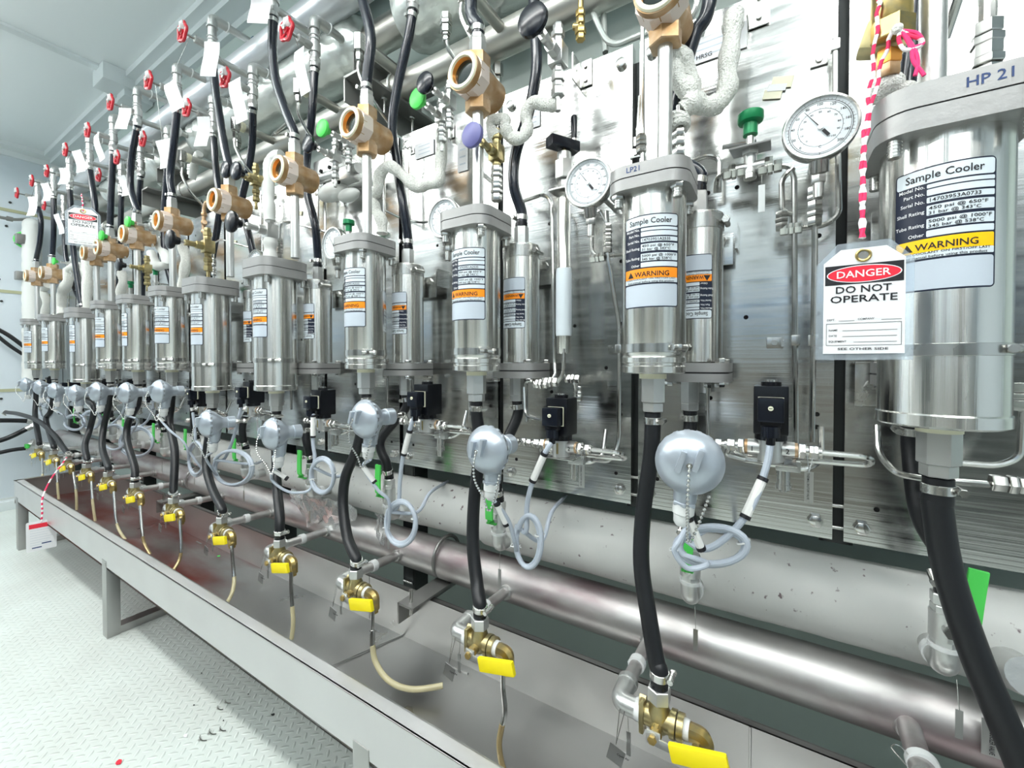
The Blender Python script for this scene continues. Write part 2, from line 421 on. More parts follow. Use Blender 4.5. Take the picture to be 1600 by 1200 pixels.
# ceiling trims
g = G(); g.prism([(.05, -.001), (.05, -.035), (.09, -.035), (.09, -.065), (.16, -.065), (.16, -.10), (.185, -.10), (.185, -.001)][::-1], (XR, .835, ZC), (0, 1, 0), (0, 0, 1), -(XR-XL), 'trim', False)
struct('trim_3', g)
g = G(); g.prism([(0, 0), (.07, 0), (.07, -.03), (.02, -.05), (.02, -.09), (0, -.09)], (XL, -1.4, ZC), (1, 0, 0), (0, 0, 1), -2.5, 'trim', False); struct('trim_4', g)
g = G(); g.box((-3.16, -.30, ZC-.008), (.05, 2.28, .016), 'trim', .003); g.box((-3.16, .25, ZC-.014), (.058, .02, .02), 'trim', .003); struct('trim_5', g)
g = G(); g.box((-3.16, .86, ZC-.045), (.17, .14, .09), 'trim', .006); g.box((-3.16, .95, ZC-.075), (.12, .13, .10), 'trim', .006); struct('trim_6', g)
g = G(); g.box((-4.46, .05, .03), (.08, 2.2, .06), 'trim', .004); struct('trim_7', g)
g = G(); g.prism([(0, 0), (.05, 0), (.05, -.02), (.02, -.02), (.02, -.09), (0, -.09)], (XR, 1.02, ZC-.10), (0, 1, 0), (0, 0, 1), -(XR-XL), 'back', False); struct('trim_8', g)

# ------------------------------------------------------------------ mounting panels
PY, PZ0, PZ1 = .94, .685, 1.703
gaps = [.485, .099, -.262, -.618, -.990, -1.372, -1.735, -2.10, -2.465, -2.83, -3.195, -3.56, -3.925, -4.29, -4.65]
for i in range(len(gaps)):
    xr = gaps[i]-.008; xl = (gaps[i+1] if i+1 < len(gaps) else -4.80)+.008
    cx = (xl+xr)/2
    lab = ('brushed steel mounting panel behind the %s tall cooler bay from the right' % NTH[i]) if i < 13 else 'narrow brushed steel mounting panel at the far left end, number %s of the row' % ('fourteen' if i == 13 else 'fifteen')
    t = thing('mounting_panel', lab, 'panel', (cx, PY, PZ0), 'steel mounting panels along the rack')
    b = V(cx, PY, PZ0); g = G()
    g.box((cx, PY+.003, (PZ0+PZ1)/2), (xr-xl, .006, PZ1-PZ0), 'panel')
    g.box((xr-.002, PY+.012, (PZ0+PZ1)/2), (.004, .022, PZ1-PZ0), 'panel'); g.box((xl+.002, PY+.012, (PZ0+PZ1)/2), (.004, .022, PZ1-PZ0), 'panel')
    if i < 9:
        for fx, z in ((.90, .75), (.93, .885), (.93, .908), (.83, .99), (.60, 1.09), (.42, .93), (.12, .75), (.93, 1.09), (.93, 1.23), (.2, 1.62), (.4, 1.345), (.55, 1.345)):
            g.cyl((xl+(xr-xl)*fx, PY-.0004, z), (xl+(xr-xl)*fx, PY+.001, z), .0042, 'hole', seg=14)
    g.build('plate', t, b)
    if i < 10:
        for (fx, z) in ((xl+.025, PZ0+.03), (xr-.025, PZ0+.03), (xl+.025, PZ1-.035), (xr-.025, PZ1-.035)):
            g = G(); g.lathe((fx, PY, z), (0, -1, 0), [(0, .013), (.002, .013), (.002, .0115), (.009, .0115), (.0105, .009)], 'steel', 6 if z < 1 else 16)
            g.build('bolt', t, b)
# frame posts behind the panels
for i, x in enumerate(gaps):
    z0 = 0 if i >= 4 and i % 2 == 0 else .67; zc = (z0+1.68)/2; hh = 1.68-z0
    g = G(); g.box((x, .985, zc), (.045, .03, hh), 'darks'); g.box((x-.022, 1.0, zc), (.006, .06, hh), 'darks'); g.box((x+.022, 1.0, zc), (.006, .06, hh), 'darks'); g.box((x, 1.11, 1.0), (.04, .19, .03), 'darks')
    for z in (.30, .70, .74):
        if z > z0: g.cyl((x-.02, .966, z), (x+.02, .966, z), .004, 'steel')
    single('frame_post', g, 'dark painted strut post behind the %s panel joint from the right' % NTH[i], 'post', 'dark posts behind the panels', V(x, .985, 0))

# ------------------------------------------------------------------ big pipes
def longpipe(name, lab, x0, x1, y, z, r, m, waves=0, seg=40):
    g = G(); n = int((x1-x0)/(.05 if not waves else .022)); pts = [V(x0+(x1-x0)*k/n, y, z) for k in range(n+1)]
    rnd = random.Random(hash(name) % 99)
    if waves:
        vals = [1+waves*(.5*rnd.uniform(-1, 1)+1.2*math.sin(k*.11)+.8*math.sin(k*.29+1)) for k in range(n+2)]
        g.tube(pts, lambda t: r*vals[int(t*n)], m, seg)
    else: g.tube(pts, r, m, seg)
    return g
g = longpipe('a', '', -4.7, 2.3, .93, .435, .0525, 'pipe')
single('drain_header_pipe', g, 'long bare dull steel pipe running just above the drip tray', 'pipe', base=V(-1, .93, .445))
g = longpipe('b', '', -3.9, -.62, .965, .573, .067, 'insul', .02); 
single('lagged_pipe', g, 'rough grey lagged pipe wrapped in film under the far cooler bays', 'insulated pipe', base=V(-2, .965, .573))
g = longpipe('lag2', '', -.66, 2.3, .965, .573, .073, 'insul', .012)
single('lagged_pipe', g, 'smooth white lagged pipe under the nearest panels with purple stain', 'insulated pipe', base=V(1, .965, .573))
g = longpipe('c', '', -4.75, 2.3, .98, 1.885, .042, 'pipe_up')
single('cooling_water_pipe', g, 'grey steel pipe running along just above the panel tops', 'pipe', base=V(-1, .98, 1.885))
g = longpipe('d', '', -4.75, -.2, .90, 2.205, .052, 'white_pipe')
single('supply_header_pipe', g, 'long pale smooth pipe, the highest of the big pipes at the upper left', 'pipe', base=V(-2, .9, 2.205))
for (a, b_, r, lab) in ((-2.50, -1.21, .100, 'fat foil wrapped pipe section, the middle one under the pale pipe'), (-3.75, -2.86, .095, 'fat foil wrapped pipe section at the far left'), (-1.04, .40, .115, 'fattest wrapped pipe section at the top centre of the photo')):
    g = G(); n = 60; pts = [V(a+(b_-a)*k/n, 1.02, 2.13) for k in range(n+1)]
    rn = random.Random(3); vv = [rn.uniform(.97, 1.03) for _ in range(n+2)]
    def rr(t, r=r, vv=vv, n=n):
        e = min(t, 1-t)*2*8; k = math.sqrt(max(0, 1-(1-min(1, e))**2)); return max(.01, r*(.55+.45*k)*vv[int(t*n)])
    g.tube(pts, rr, 'foil', 36)
    single('foil_wrapped_pipe', g, lab, 'insulated pipe', 'foil wrapped pipes', V((a+b_)/2, 1.02, 2.13))
g = G(); g.tube([V(-4.75, 1.02, 2.13), V(.5, 1.02, 2.13)], .05, 'pipe_up', 24)
single('inner_pipe', g, 'bare grey pipe showing between the foil wrapped sections', 'pipe', base=V(-2, 1.02, 2.13))
# angle brackets under the upper pipes
for k, x in enumerate((-1.10, -2.62, -3.75)):
    g = G(); g.box((x, 1.03, 1.985), (.07, .30, .007), 'dkst'); g.box((x-.034, 1.03, 1.955), (.006, .30, .07), 'dkst')
    for yy in (.92, 1.10): g.cyl((x, yy, 1.94), (x, yy, 2.03), .006, 'steel'); g.hex((x, yy, 1.973), (x, yy, 1.981), .011, 'steel'); g.hex((x, yy, 1.99), (x, yy, 2.0), .011, 'steel')
    single('angle_bracket', g, 'dark steel angle bracket carrying a foil wrapped pipe, %s from the right' % NTH[k], 'bracket', 'dark angle brackets on the back wall')
    g = G(); g.box((x+.06, 1.0, 1.835), (.07, .40, .007), 'dkst'); g.box((x+.028, 1.0, 1.80), (.006, .40, .07), 'dkst')
    for yy in (.92, 1.04): g.cyl((x+.06, yy, 1.78), (x+.06, yy, 1.86), .005, 'steel'); g.hex((x+.06, yy, 1.822), (x+.06, yy, 1.830), .010, 'steel')
    g.torus((x+.06, .98, 1.885), X, .046, .004, 'steel')
    single('angle_bracket', g, 'dark steel angle bracket under the grey pipe, %s from the right' % NTH[k], 'bracket', 'dark angle brackets on the back wall')
for k, x in enumerate((-.80, -2.35, .9)):
    g = G(); g.torus((x, .93, .445), X, .056, .005, 'dkst'); g.box((x, .90, .375), (.055, .26, .006), 'dkst'); g.box((x-.026, .90, .35), (.005, .26, .055), 'dkst')
    for yy in (.79, .99): g.cyl((x, yy, .345), (x, yy, .41), .005, 'steel')
    single('pipe_saddle', g, 'steel bracket and hoop holding the bare drain pipe, %s one seen from the right' % ('nearest', 'second', 'third')[k], 'bracket', 'hoops on the drain pipe')

# ------------------------------------------------------------------ drip tray on legs
t = thing('drip_tray', 'long shallow stainless drip tray on short legs below the valves', 'tray', (-1.2, .67, 0)); b = V(-1.2, .67, 0)
x0, x1, zr, zb = -3.504, 1.6, .366, .262
g = G(); L = x1-x0; cx = (x0+x1)/2
g.box((cx, .519, (zr+zb)/2), (L, .004, zr-zb), 'rim')                       # front wall
g.box((cx, .8395, (zr+.235)/2), (L, .004, zr-.235), 'trough')
g.box((x0+.002, .68, (zr+.24)/2), (.004, .325, zr-.24), 'trough')
g.box((cx, .5325, zr-.0015), (L, .031, .003), 'rim', .001); g.box((cx, .547, zr-.006), (L, .003, .012), 'trough')
g.box((cx, .845, zr-.0015), (L, .014, .003), 'trough'); g.box((x0+.012, .68, zr-.0015), (.024, .33, .003), 'trough')
for xx in (-1.02, -.03): g.cyl((xx, .838, .24), (xx, .838, zr), .0022, 'trough')
g.build('tray_wall', t, b)
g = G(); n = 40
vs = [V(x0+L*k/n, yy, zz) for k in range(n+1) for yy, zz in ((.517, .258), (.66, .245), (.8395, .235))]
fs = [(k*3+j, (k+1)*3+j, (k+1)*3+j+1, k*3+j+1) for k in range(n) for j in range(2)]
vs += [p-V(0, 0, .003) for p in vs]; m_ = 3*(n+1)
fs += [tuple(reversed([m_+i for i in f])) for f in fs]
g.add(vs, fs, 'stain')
for xx in (-.88, .75): g.cyl((xx-.08, .52, .2575), (xx+.0, .838, .238), .0018, 'trough')
g.build('tray_bottom', t, b)
g = G(); g.box((cx, .87, zr-.03), (L+.4, .045, .005), 'dkst'); g.box((cx, .89, zr-.06), (L+.4, .005, .06), 'dkst'); g.build('back_rail', t, b)
for xx in (-3.445, -2.071, -.655, .76):
    g = G(); g.box((xx, .518+.0, .14), (.045, .005, .285), 'trough', .001); g.box((xx+.021, .535, .135), (.005, .038, .27), 'trough', .001)
    g.box((xx, .68, .026), (.045, .27, .005), 'trough'); g.box((xx+.0195, .68, .014), (.005, .28, .026), 'trough')
    g.box((xx, .815, .12), (.045, .005, .24), 'trough')
    g.build('leg', t, b)

# ------------------------------------------------------------------ sample coolers
def curved(g, R, u0, v0, u1, v1, rad, d, m, flip=None, zb=0):
    """rounded rectangle printed on a cylinder of radius R about the z axis, facing -Y"""
    us = []; n = max(3, int((u1-u0)/.004))
    rad = min(rad, (u1-u0)/2.01, (v1-v0)/2.01)
    for k in range(5): us.append((u0+rad*(1-math.cos(math.radians(90*k/4))), rad*(1-math.sin(math.radians(90*k/4)))))
    for k in range(1, n): us.append((u0+rad+(u1-u0-2*rad)*k/n, 0))
    for k in range(5): us.append((u1-rad+rad*math.sin(math.radians(90*k/4)), rad*(1-math.cos(math.radians(90*k/4)))))
    vs = []; fs = []
    for u, e in us:
        for v in (v0+e, v1-e):
            uu, vv = (u, v) if flip is None else (-u, flip-v)
            a = uu/R; vs.append(V((R+d)*math.sin(a), -(R+d)*math.cos(a), zb+vv))
    for k in range(len(us)-1): fs.append((2*k, 2*k+2, 2*k+3, 2*k+1))
    g.add(vs, fs, m)
def ctext(g, R, txt, u, v, size, d, m, align='L', flip=None, zb=0, width=None):
    vs, fs, x0_, x1_ = text_geo(txt); kx = size if width is None else width/(x1_-x0_)
    off = {'L': -x0_, 'C': -(x0_+x1_)/2, 'R': -x1_}[align]; out = []
    for p in vs:
        uu, vv = u+(p.x+off)*kx, v+p.y*size
        if flip is not None: uu, vv = -uu, flip-vv
        a = uu/R; out.append(V((R+d)*math.sin(a), -(R+d)*math.cos(a), zb+vv))
    g.add(out, fs, m, False)
def name_plate(R, W, H, serial, warn, flip=False, detail=True):
    g = G(); F = H if flip else None
    def c(a0, b0, a1, b1, r, d, m): curved(g, R, -W/2+a0*W, H*(1-b1), -W/2+a1*W, H*(1-b0), r, d, m, F)
    def tx(s, a, b_, sz, m, al='L', wd=None): ctext(g, R, s, -W/2+a*W, H*(1-b_), sz*H, .0011, m, al, F, 0, wd*W if wd else None)
    c(0, 0, 1, 1, .005, .0003, 'navy'); c(.02, .012, .98, .132, .003, .0007, 'field')
    rows = ((.125+.02, .175), (.185, .235), (.25, .295), (.315, .395), (.42, .50), (.515, .565))
    for a, b_ in rows: c(.35, a, .98, b_, .0012, .0007, 'field')
    c(.02, .578, .98, .70, .0015, .0007, warn); c(.02, .685, .98, .735, .001, .0008, 'field'); c(.02, .752, .98, .988, .003, .0007, 'blank')
    if detail:
        tx('Sample Cooler', .5, .10, .085, 'ink', 'C', .74)
        for s_, y in (('Model No.', .17), ('Part No.', .225), ('Serial No.', .29), ('Shell Rating', .37), ('Tube Rating', .475), ('Other', .555)): tx(s_, .33, y, .040, 'paper', 'R')
        tx(serial, .38, .287, .042, 'ink', 'L', .46)
        tx('450 psi @ 650°F', .37, .35, .036, 'ink', 'L', .54); tx('31 bar @ 343°C', .37, .388, .036, 'ink', 'L', .47)
        tx('5000 psi @ 1000°F', .37, .455, .036, 'ink', 'L', .58); tx('345 bar @ 538°C', .37, .493, .036, 'ink', 'L', .5)
        tx('WARNING', .24, .665, .075, 'ink', 'L', .58)
        g2 = [(-.006, 0), (.006, 0), (0, .010)]
        for p in (0,):
            vs = []
            for (du, dv) in g2:
                uu, vv = -W/2+.155*W+du, H*(1-.668)+dv
                if F: uu, vv = -uu, F-vv
                a = uu/R; vs.append(V((R+.0011)*math.sin(a), -(R+.0011)*math.cos(a), vv))
            g.add(vs, [(0, 1, 2)], 'ink')
        tx('TURN COOLANT ON FIRST/OFF LAST', .5, .70, .026, 'ink', 'C', .88); tx('Read manual before using this product', .5, .732, .028, 'ink', 'C', .82)
    return g
def hose_clamp(g, p, d, r, m='steel', side=None):
    p = Vector(p); d = Vector(d).normalized(); side = Vector(side) if side is not None else X
    s_ = (side-d*side.dot(d)).normalized(); c = d.cross(s_)
    g.cyl(p-d*.006, p+d*.006, r+.0015, m, bev=.0006)
    g.cyl(p+s_*(r+.004)-c*.010, p+s_*(r+.004)+c*.010, .0045, m, seg=10); g.hex(p+s_*(r+.004)+c*.010, p+s_*(r+.004)+c*.017, .0055, m)
def make_cooler(kind, serial='14703951A2535', warn='orange', lid=None, detail=True):
    """origin: centre of the shell's lower end"""
    hp = kind == 'hp'; R = .0615 if hp else .0525; ZT = .355 if hp else .302; FH = .052 if hp else .037; FS = .15 if hp else .130
    r = bpy.data.objects.new('sample_cooler', None); COL.objects.link(r); r.empty_display_size = .05
    g = G()
    if hp: g.lathe((0, 0, 0), Z, [(0, R-.004), (.003, R+.0015), (.016, R+.0015), (.018, R), (.100, R), (ZT, R)], 'shell', 56)
    else: g.lathe((0, 0, 0), Z, [(0, R-.003), (.002, R), (.012, R+.0005), (.014, R-.0015), (.017, R-.0015), (.019, R+.0008), (.027, R+.0008), (.029, R-.0015), (.032, R), (ZT, R)], 'shell', 56)
    g.build('shell', r)
    g = G(); zb = .088 if hp else .035
    g.lathe((0, 0, zb), Z, [(0, R), (.0005, R+.0014), (.0145, R+.0014), (.015, R)], 'steel', 48, cap=False)
    a = math.radians(-35); q = V(math.cos(a), math.sin(a), 0); tg = V(-q.y, q.x, 0)
    bc = g.build('band_clamp', r)
    g = G(); c = q*(R+.007)+Z*(zb+.008); g.cyl(c-tg*.014, c+tg*.014, .005, 'steel', seg=12); g.hex(c+tg*.014, c+tg*.022, .0065, 'steel'); g.box(c-q*.004, (.018, .018, .010), 'steel', .002); g.build('clamp_screw', bc)
    g = G(); pl = rrpoly(FS, FS, .034, 6)
    g.prism(pl, (0, 0, ZT-.002), X, Y, FH*.48, 'cast'); g.build('lower_flange', r)
    g = G(); g.prism(rrpoly(FS-.003, FS-.003, .033, 6), (0, 0, ZT-.002+FH*.48), X, Y, .0025, 'ink'); g.build('gasket', r)
    g = G(); g.prism(pl, (0, 0, ZT+FH*.48), X, Y, FH*.52, 'cast')
    if lid: g.text(lid, (.0 if hp else -.028, -FS/2, ZT+FH*.64), X, Z, .016 if hp else .012, 'blueink', .0004)
    g.build('top_flange', r)
    k = FS/2-.018
    for sx_, sy_ in ((1, 1), (1, -1), (-1, 1), (-1, -1)):
        g = G(); g.cyl((sx_*k, sy_*k, ZT-.024), (sx_*k, sy_*k, ZT), .0068, 'steel', seg=12)
        for j in range(5): g.torus((sx_*k, sy_*k, ZT-.022+j*.0042), Z, .0068, .001, 'steel', 12, 5)
        if not hp: g.hex((sx_*k, sy_*k, ZT-.010), (sx_*k, sy_*k, ZT-.001), .0105, 'steel')
        g.build('flange_bolt', r)
    g = G(); g.cyl((0, 0, -.009), (0, 0, 0), .0225, 'nylon', seg=24); g.build('outlet_ring', r)
    g = G(); g.hex((0, 0, -.050), (0, 0, -.008), .0215, 'galv', .3); g.hex((0, 0, -.066), (0, 0, -.050), .0185, 'galv', .3)
    g.cyl((0, 0, -.072), (0, 0, -.060), .0125, 'blackp'); g.build('outlet_fitting', r)
    W, H = (.092, .148) if hp else (.094, .150)
    g = name_plate(R, W, H, serial, warn, detail=detail); o = g.build('name_plate', r); o.location = (0, 0, .166 if hp else .108)
    g = G(); g.lathe((0, .0, ZT+FH), Z, [(0, .022), (.003, .022), (.003, .014), (.006, .0135)], 'steel'); g.build('inlet_collar', r)
    return r
CX = [.181, -.178, -.557, -.922, -1.352, -1.782, -2.136, -2.505, -2.871, -3.260, -3.888, -4.350]
HP = [1, 0, 0, 0, 1, 1, 0, 0, 0, 1, 0, 0]
CZ = [.921, .983, .983, .985, .914, .900, .973, .970, .972, .896, .967, .965]
AZ = [-13, 7, 6, 0, -3, 0, 13, -17, 4, -6, -1, 10]
CYY = .75
near = {0: 'widest sample cooler at the right edge with amber warning label, lid marked HP 21', 1: 'short sample cooler with lid marked LP21 beside the round gauge', 2: 'short sample cooler in front of the third steel panel, between two long black hoses'}
for i in range(12):
    kind = 'hp' if HP[i] else 'lp'
    lab = near.get(i, '%s stainless sample cooler with flanged lid, %s from the right in the front row' % ('long' if HP[i] else 'short', NTH[i]))
    loc = (CX[i], CYY, CZ[i])
    if i == 0: r = make_cooler('hp', '14703953A0733', 'amber', 'HP 21'); r.location = loc; tag(r, lab, 'sample cooler', 'front row sample coolers')
    elif i == 1: r = make_cooler('lp', lid='LP21'); r.location = loc; tag(r, lab, 'sample cooler', 'front row sample coolers')
    else: r = copy_of('cool'+kind, lambda: make_cooler(kind), loc, lab, 'sample cooler', 'front row sample coolers')
    for ch in r.children:
        if ch.name.startswith('name_plate'): ch.rotation_euler.z = math.radians(AZ[i])

def make_back_cooler():
    """the smaller cooler behind, hung upside down; origin at the centre of its lower flange"""
    R = .043; r = bpy.data.objects.new('rear_sample_cooler', None); COL.objects.link(r)
    g = G(); g.lathe((0, 0, .018), Z, [(0, R), (.27, R), (.272, R-.003)], 'shell', 44); g.build('shell', r)
    g = G(); g.lathe((0, 0, .258), Z, [(0, R), (.0005, R+.0015), (.026, R+.0015), (.0265, R)], 'steel', 44, cap=False)
    g.cyl((R+.006, -.02, .27), (R+.006, .012, .27), .005, 'steel', seg=10); g.hex((R+.006, -.028, .27), (R+.006, -.02, .27), .007, 'steel'); g.build('band_clamp', r)
    pl = rrpoly(.115, .115, .03, 5)
    g = G(); g.prism(pl, (0, 0, 0), X, Y, .016, 'cast'); g.build('upper_flange', r)
    g = G(); g.prism(rrpoly(.112, .112, .03, 5), (0, 0, -.003), X, Y, .003, 'ink'); g.build('gasket', r)
    g = G(); g.prism(pl, (0, 0, -.018), X, Y, .015, 'cast'); g.build('lower_flange', r)
    for sx_, sy_ in ((1, -1), (-1, -1), (1, 1), (-1, 1)):
        g = G(); g.hex((sx_*.043, sy_*.043, .016), (sx_*.043, sy_*.043, .024), .009, 'steel'); g.build('flange_bolt', r); g = G(); g.hex((sx_*.043, sy_*.043, -.026), (sx_*.043, sy_*.043, -.018), .009, 'steel'); g.build('flange_nut', r)
    g = G(); g.hex((0, 0, .290), (0, 0, .335), .017, 'galv'); g.cyl((0, 0, .335), (0, 0, .345), .0145, 'blackp'); g.build('hose_fitting', r)
    g = G(); g.hex((-.012, 0, -.060), (-.012, 0, -.018), .017, 'galv'); g.hex((-.012, 0, -.074), (-.012, 0, -.060), .0165, 'galv')
    g.cyl((.02, -.01, -.12), (.02, -.01, -.018), .0035, 'steel'); g.hex((.02, -.01, -.03), (.02, -.01, -.018), .007, 'steel'); g.build('outlet_fitting', r)
    g = name_plate(R, .062, .115, '14703951A2535', 'orange', flip=True, detail=True); o = g.build('name_plate', r); o.location = (0, 0, .095)
    g = G(); g.box((.0, .055, .235), (.11, .004, .06), 'panel', .0015); g.box((.06, .068, .26), (.004, .03, .05), 'panel'); g.hex((.035, .053, .25), (.035, .045, .25), .010, 'steel'); g.build('mounting_bracket', r)
    return r
BX = [.190, -.123, -.507, -.878, -1.295, -1.68, -2.07, -2.43, -2.80, -3.15, -3.70]
for i in range(11):
    r = copy_of('bcool', make_back_cooler, (BX[i], .86, .985), 'slim sample cooler with upside down label behind the %s front cooler from the right' % NTH[i], 'sample cooler', 'rear row sample coolers')

# ------------------------------------------------------------------ sight glasses and their standpipes
def make_sight():
    """origin: centre of the bronze body; barrel runs along Y, pipe ends up and down"""
    r = bpy.data.objects.new('sight_glass', None); COL.objects.link(r)
    g = G(); g.lathe((0, -.046, 0), Y, [(0, .0335), (.020, .0335), (.020, .031), (.040, .031), (.094, .0305), (.100, .026), (.100, .001)], 'bronze', 40, cap=False)
    g.lathe((0, -.046, 0), Y, [(.001, .029), (.0, .0335)], 'bronze', 40, cap=False)
    g.hex((0, 0, .026), (0, 0, .052), .0235, 'bronze'); g.cyl((0, 0, .02), (0, 0, .03), .022, 'bronze')
    g.hex((0, 0, -.052), (0, 0, -.028), .0235, 'bronze'); g.cyl((0, 0, -.032), (0, 0, -.015), .021, 'bronze'); bb_ = g.build('bronze_body', r)
    g = G(); g.lathe((0, -.036, 0), Y, [(0, .034), (.001, .0362), (.026, .0362), (.027, .034)], 'bronze_pale', 8, rot=math.pi/8); g.build('machined_collar', bb_)
    g = G(); g.lathe((0, -.049, 0), Y, [(.004, .0235), (0, .0245), (0, .0300), (.003, .0318)], 'nylon', 40, cap=False); g.build('retaining_ring', bb_)
    g = G(); g.lathe((0, -.047, 0), Y, [(0, .0245), (.011, .0225)], 'copper', 36, cap=False); g.build('inner_bore', bb_)
    g = G(); g.cyl((0, -.037, 0), (0, -.033, 0), .0228, 'glass', seg=32); g.build('glass', bb_)
    g = G(); g.hex((0, 0, .052), (0, 0, .080), .0160, 'galv'); g.hex((0, 0, .080), (0, 0, .090), .0145, 'galv'); g.build('hose_fitting', r)
    r.scale = (1.17, 1.17, 1.17)
    return r
SP = {1: (1032, 20), 2: (742, 135), 3: (570, 208), 4: (458, 275), 5: (357, 320), 6: (268, 350), 7: (213, 370), 8: (172, 390), 9: (150, 398), 10: (82, 428), 11: (57, 433)}
SG = {}
for i, p in SP.items():
    c = at(p[0], p[1], CYY); c = V(c.x+.008, CYY, c.z); SG[i] = c
    copy_of('sight', make_sight, c, 'bronze sight glass on a standpipe above the %s cooler from the right' % NTH[i], 'sight glass', 'bronze sight glasses')
    ft = CZ[i]+(.355+.052 if HP[i] else .302+.037)
    g = G(); g.cyl((c.x, c.y, ft), (c.x, c.y, c.z-.05), .0122, 'galv', seg=20); g.cyl((c.x, c.y, c.z-.058), (c.x, c.y, c.z-.05), .0165, 'galv')
    single('standpipe', g, 'straight galvanised standpipe from the %s cooler lid up to its sight glass' % NTH[i], 'pipe', 'standpipes on the cooler lids', V(c.x, c.y, ft))
p0 = at(1455, 100, .75)
g = G(); g.cyl((p0.x, .745, CZ[0]+.405), (p0.x, .745, 2.3), .0135, 'galv', seg=24)
single('standpipe', g, 'thick galvanised pipe rising out of the frame from the lid marked HP 21', 'pipe', 'standpipes on the cooler lids', V(p0.x, .745, CZ[0]+.405))

# ------------------------------------------------------------------ drain valves with yellow levers
def make_drain():
    """origin: body centre. Line runs along X, hose enters from above"""
    r = bpy.data.objects.new('drain_valve', None); COL.objects.link(r)
    g = G(); g.cyl((-.064, .225, -.010), (-.064, .03, 0), .0118, 'pipe'); g.cyl((-.064, .20, -.009), (-.064, .188, -.008), .0165, 'galv')
    g.cyl((-.064, .115, -.004), (-.064, .100, -.003), .0152, 'whitep'); g.build('inlet_pipe', r)
    g = G(); g.tube(bend([(-.064, .055, 0), (-.064, 0, 0), (-.030, 0, 0)], .03, 8), .0155, 'galv', 18); g.cyl((-.064, .052, 0), (-.064, .042, 0), .0175, 'galv'); g.cyl((-.036, 0, 0), (-.028, 0, 0), .0165, 'whitep'); g.build('elbow', r)
    g = G(); g.prism([(.010*math.cos(a)*1.0, .027*math.sin(a)) for a in [math.radians(k*30) for k in range(12)]], (-.030, 0, 0), Y, Z, .010, 'olive')
    g.box((-.024, -.006, 0), (.008, .022, .050), 'olive', .004)
    g.cyl((-.020, 0, 0), (.022, 0, 0), .0165, 'olive', seg=24); g.lathe((0, 0, 0), Z, [(0, .018), (.012, .0175), (.022, .014), (.030, .0145)], 'olive', 20)
    g.cyl((.018, 0, 0), (.026, 0, 0), .0205, 'olive'); g.cyl((.028, 0, 0), (.037, 0, 0), .0195, 'olive')
    g.cyl((0, -.012, -.004), (0, -.030, -.006), .009, 'olive', seg=14); g.hex((0, -.024, -.006), (0, -.030, -.006), .0105, 'brass'); g.ball((0, 0, -.004), .019, 'olive', 16); g.build('valve_body', r)
    g = G(); g.cyl((.037, 0, 0), (.045, 0, 0), .0145, 'whitep'); g.build('tape_ring', r)
    g = G(); g.tube(bend([(.043, 0, 0), (.066, 0, 0), (.066, 0, -.032)], .022, 8), .0128, 'brass', 8); g.hex((.066, 0, -.030), (.066, 0, -.040), .0105, 'brass')
    g.build('brass_elbow', r)
    g = G(); g.hex((0, 0, .028), (0, 0, .050), .0178, 'galv'); g.cyl((0, 0, .050), (0, 0, .058), .0135, 'blackp'); g.build('hose_nut', r)
    g = G(); g.box((-.001, -.032, -.008), (.020, .003, .020), 'galv', .001); g.box((.014, -.033, -.012), (.022, .0025, .013), 'galv', .001); g.hex((-.002, -.033, -.008), (-.002, -.040, -.008), .0068, 'brass'); g.cyl((-.002, -.033, -.008), (-.002, -.0355, -.008), .0095, 'galv')
    lv = g.build('lever', r)
    g = G(); R = Matrix.Rotation(math.radians(-14), 3, 'Y'); g.box((.062, -.034, -.006), (.080, .009, .026), 'yellow', .0035, R); g.build('lever_sleeve', lv)
    g = G(); g.cyl((-.058, -.015, .0), (-.062, -.022, -.055), .0006, 'steel', seg=6); g.cyl((-.05, -.015, .0), (-.062, -.022, -.055), .0006, 'steel', seg=6)
    g.box((-.062, -.022, -.072), (.026, .0012, .028), 'metaltag', 0, Matrix.Rotation(.25, 3, 'Y')); g.box((-.045, -.010, -.055), (.007, .0012, .038), 'metaltag'); g.cyl((-.045, -.01, -.036), (-.05, 0, -.01), .0005, 'steel', seg=6)
    g.text('Open Air', (-.060, -.0227, -.071), X, Z, .0052, 'ink', .0001); g.build('metal_tag', r)
    return r
VPX = {0: (1602, 1262), 1: (1030, 1080), 2: (750, 968), 3: (556, 893), 4: (437, 848), 5: (347, 818), 6: (271, 777), 7: (211, 757), 8: (169, 741), 9: (136, 726), 10: (106, 712), 11: (84, 701), 12: (61, 696)}
VC = {}
for i, p in VPX.items():
    q = at(p[0], p[1], .68); q = V(q.x, .68, .442); VC[i] = q
    if i == 0: continue
    copy_of('drain', make_drain, q, 'brass drain valve with yellow lever over the drip tray, %s from the right' % NTH[i-1], 'valve', 'yellow handled drain valves')
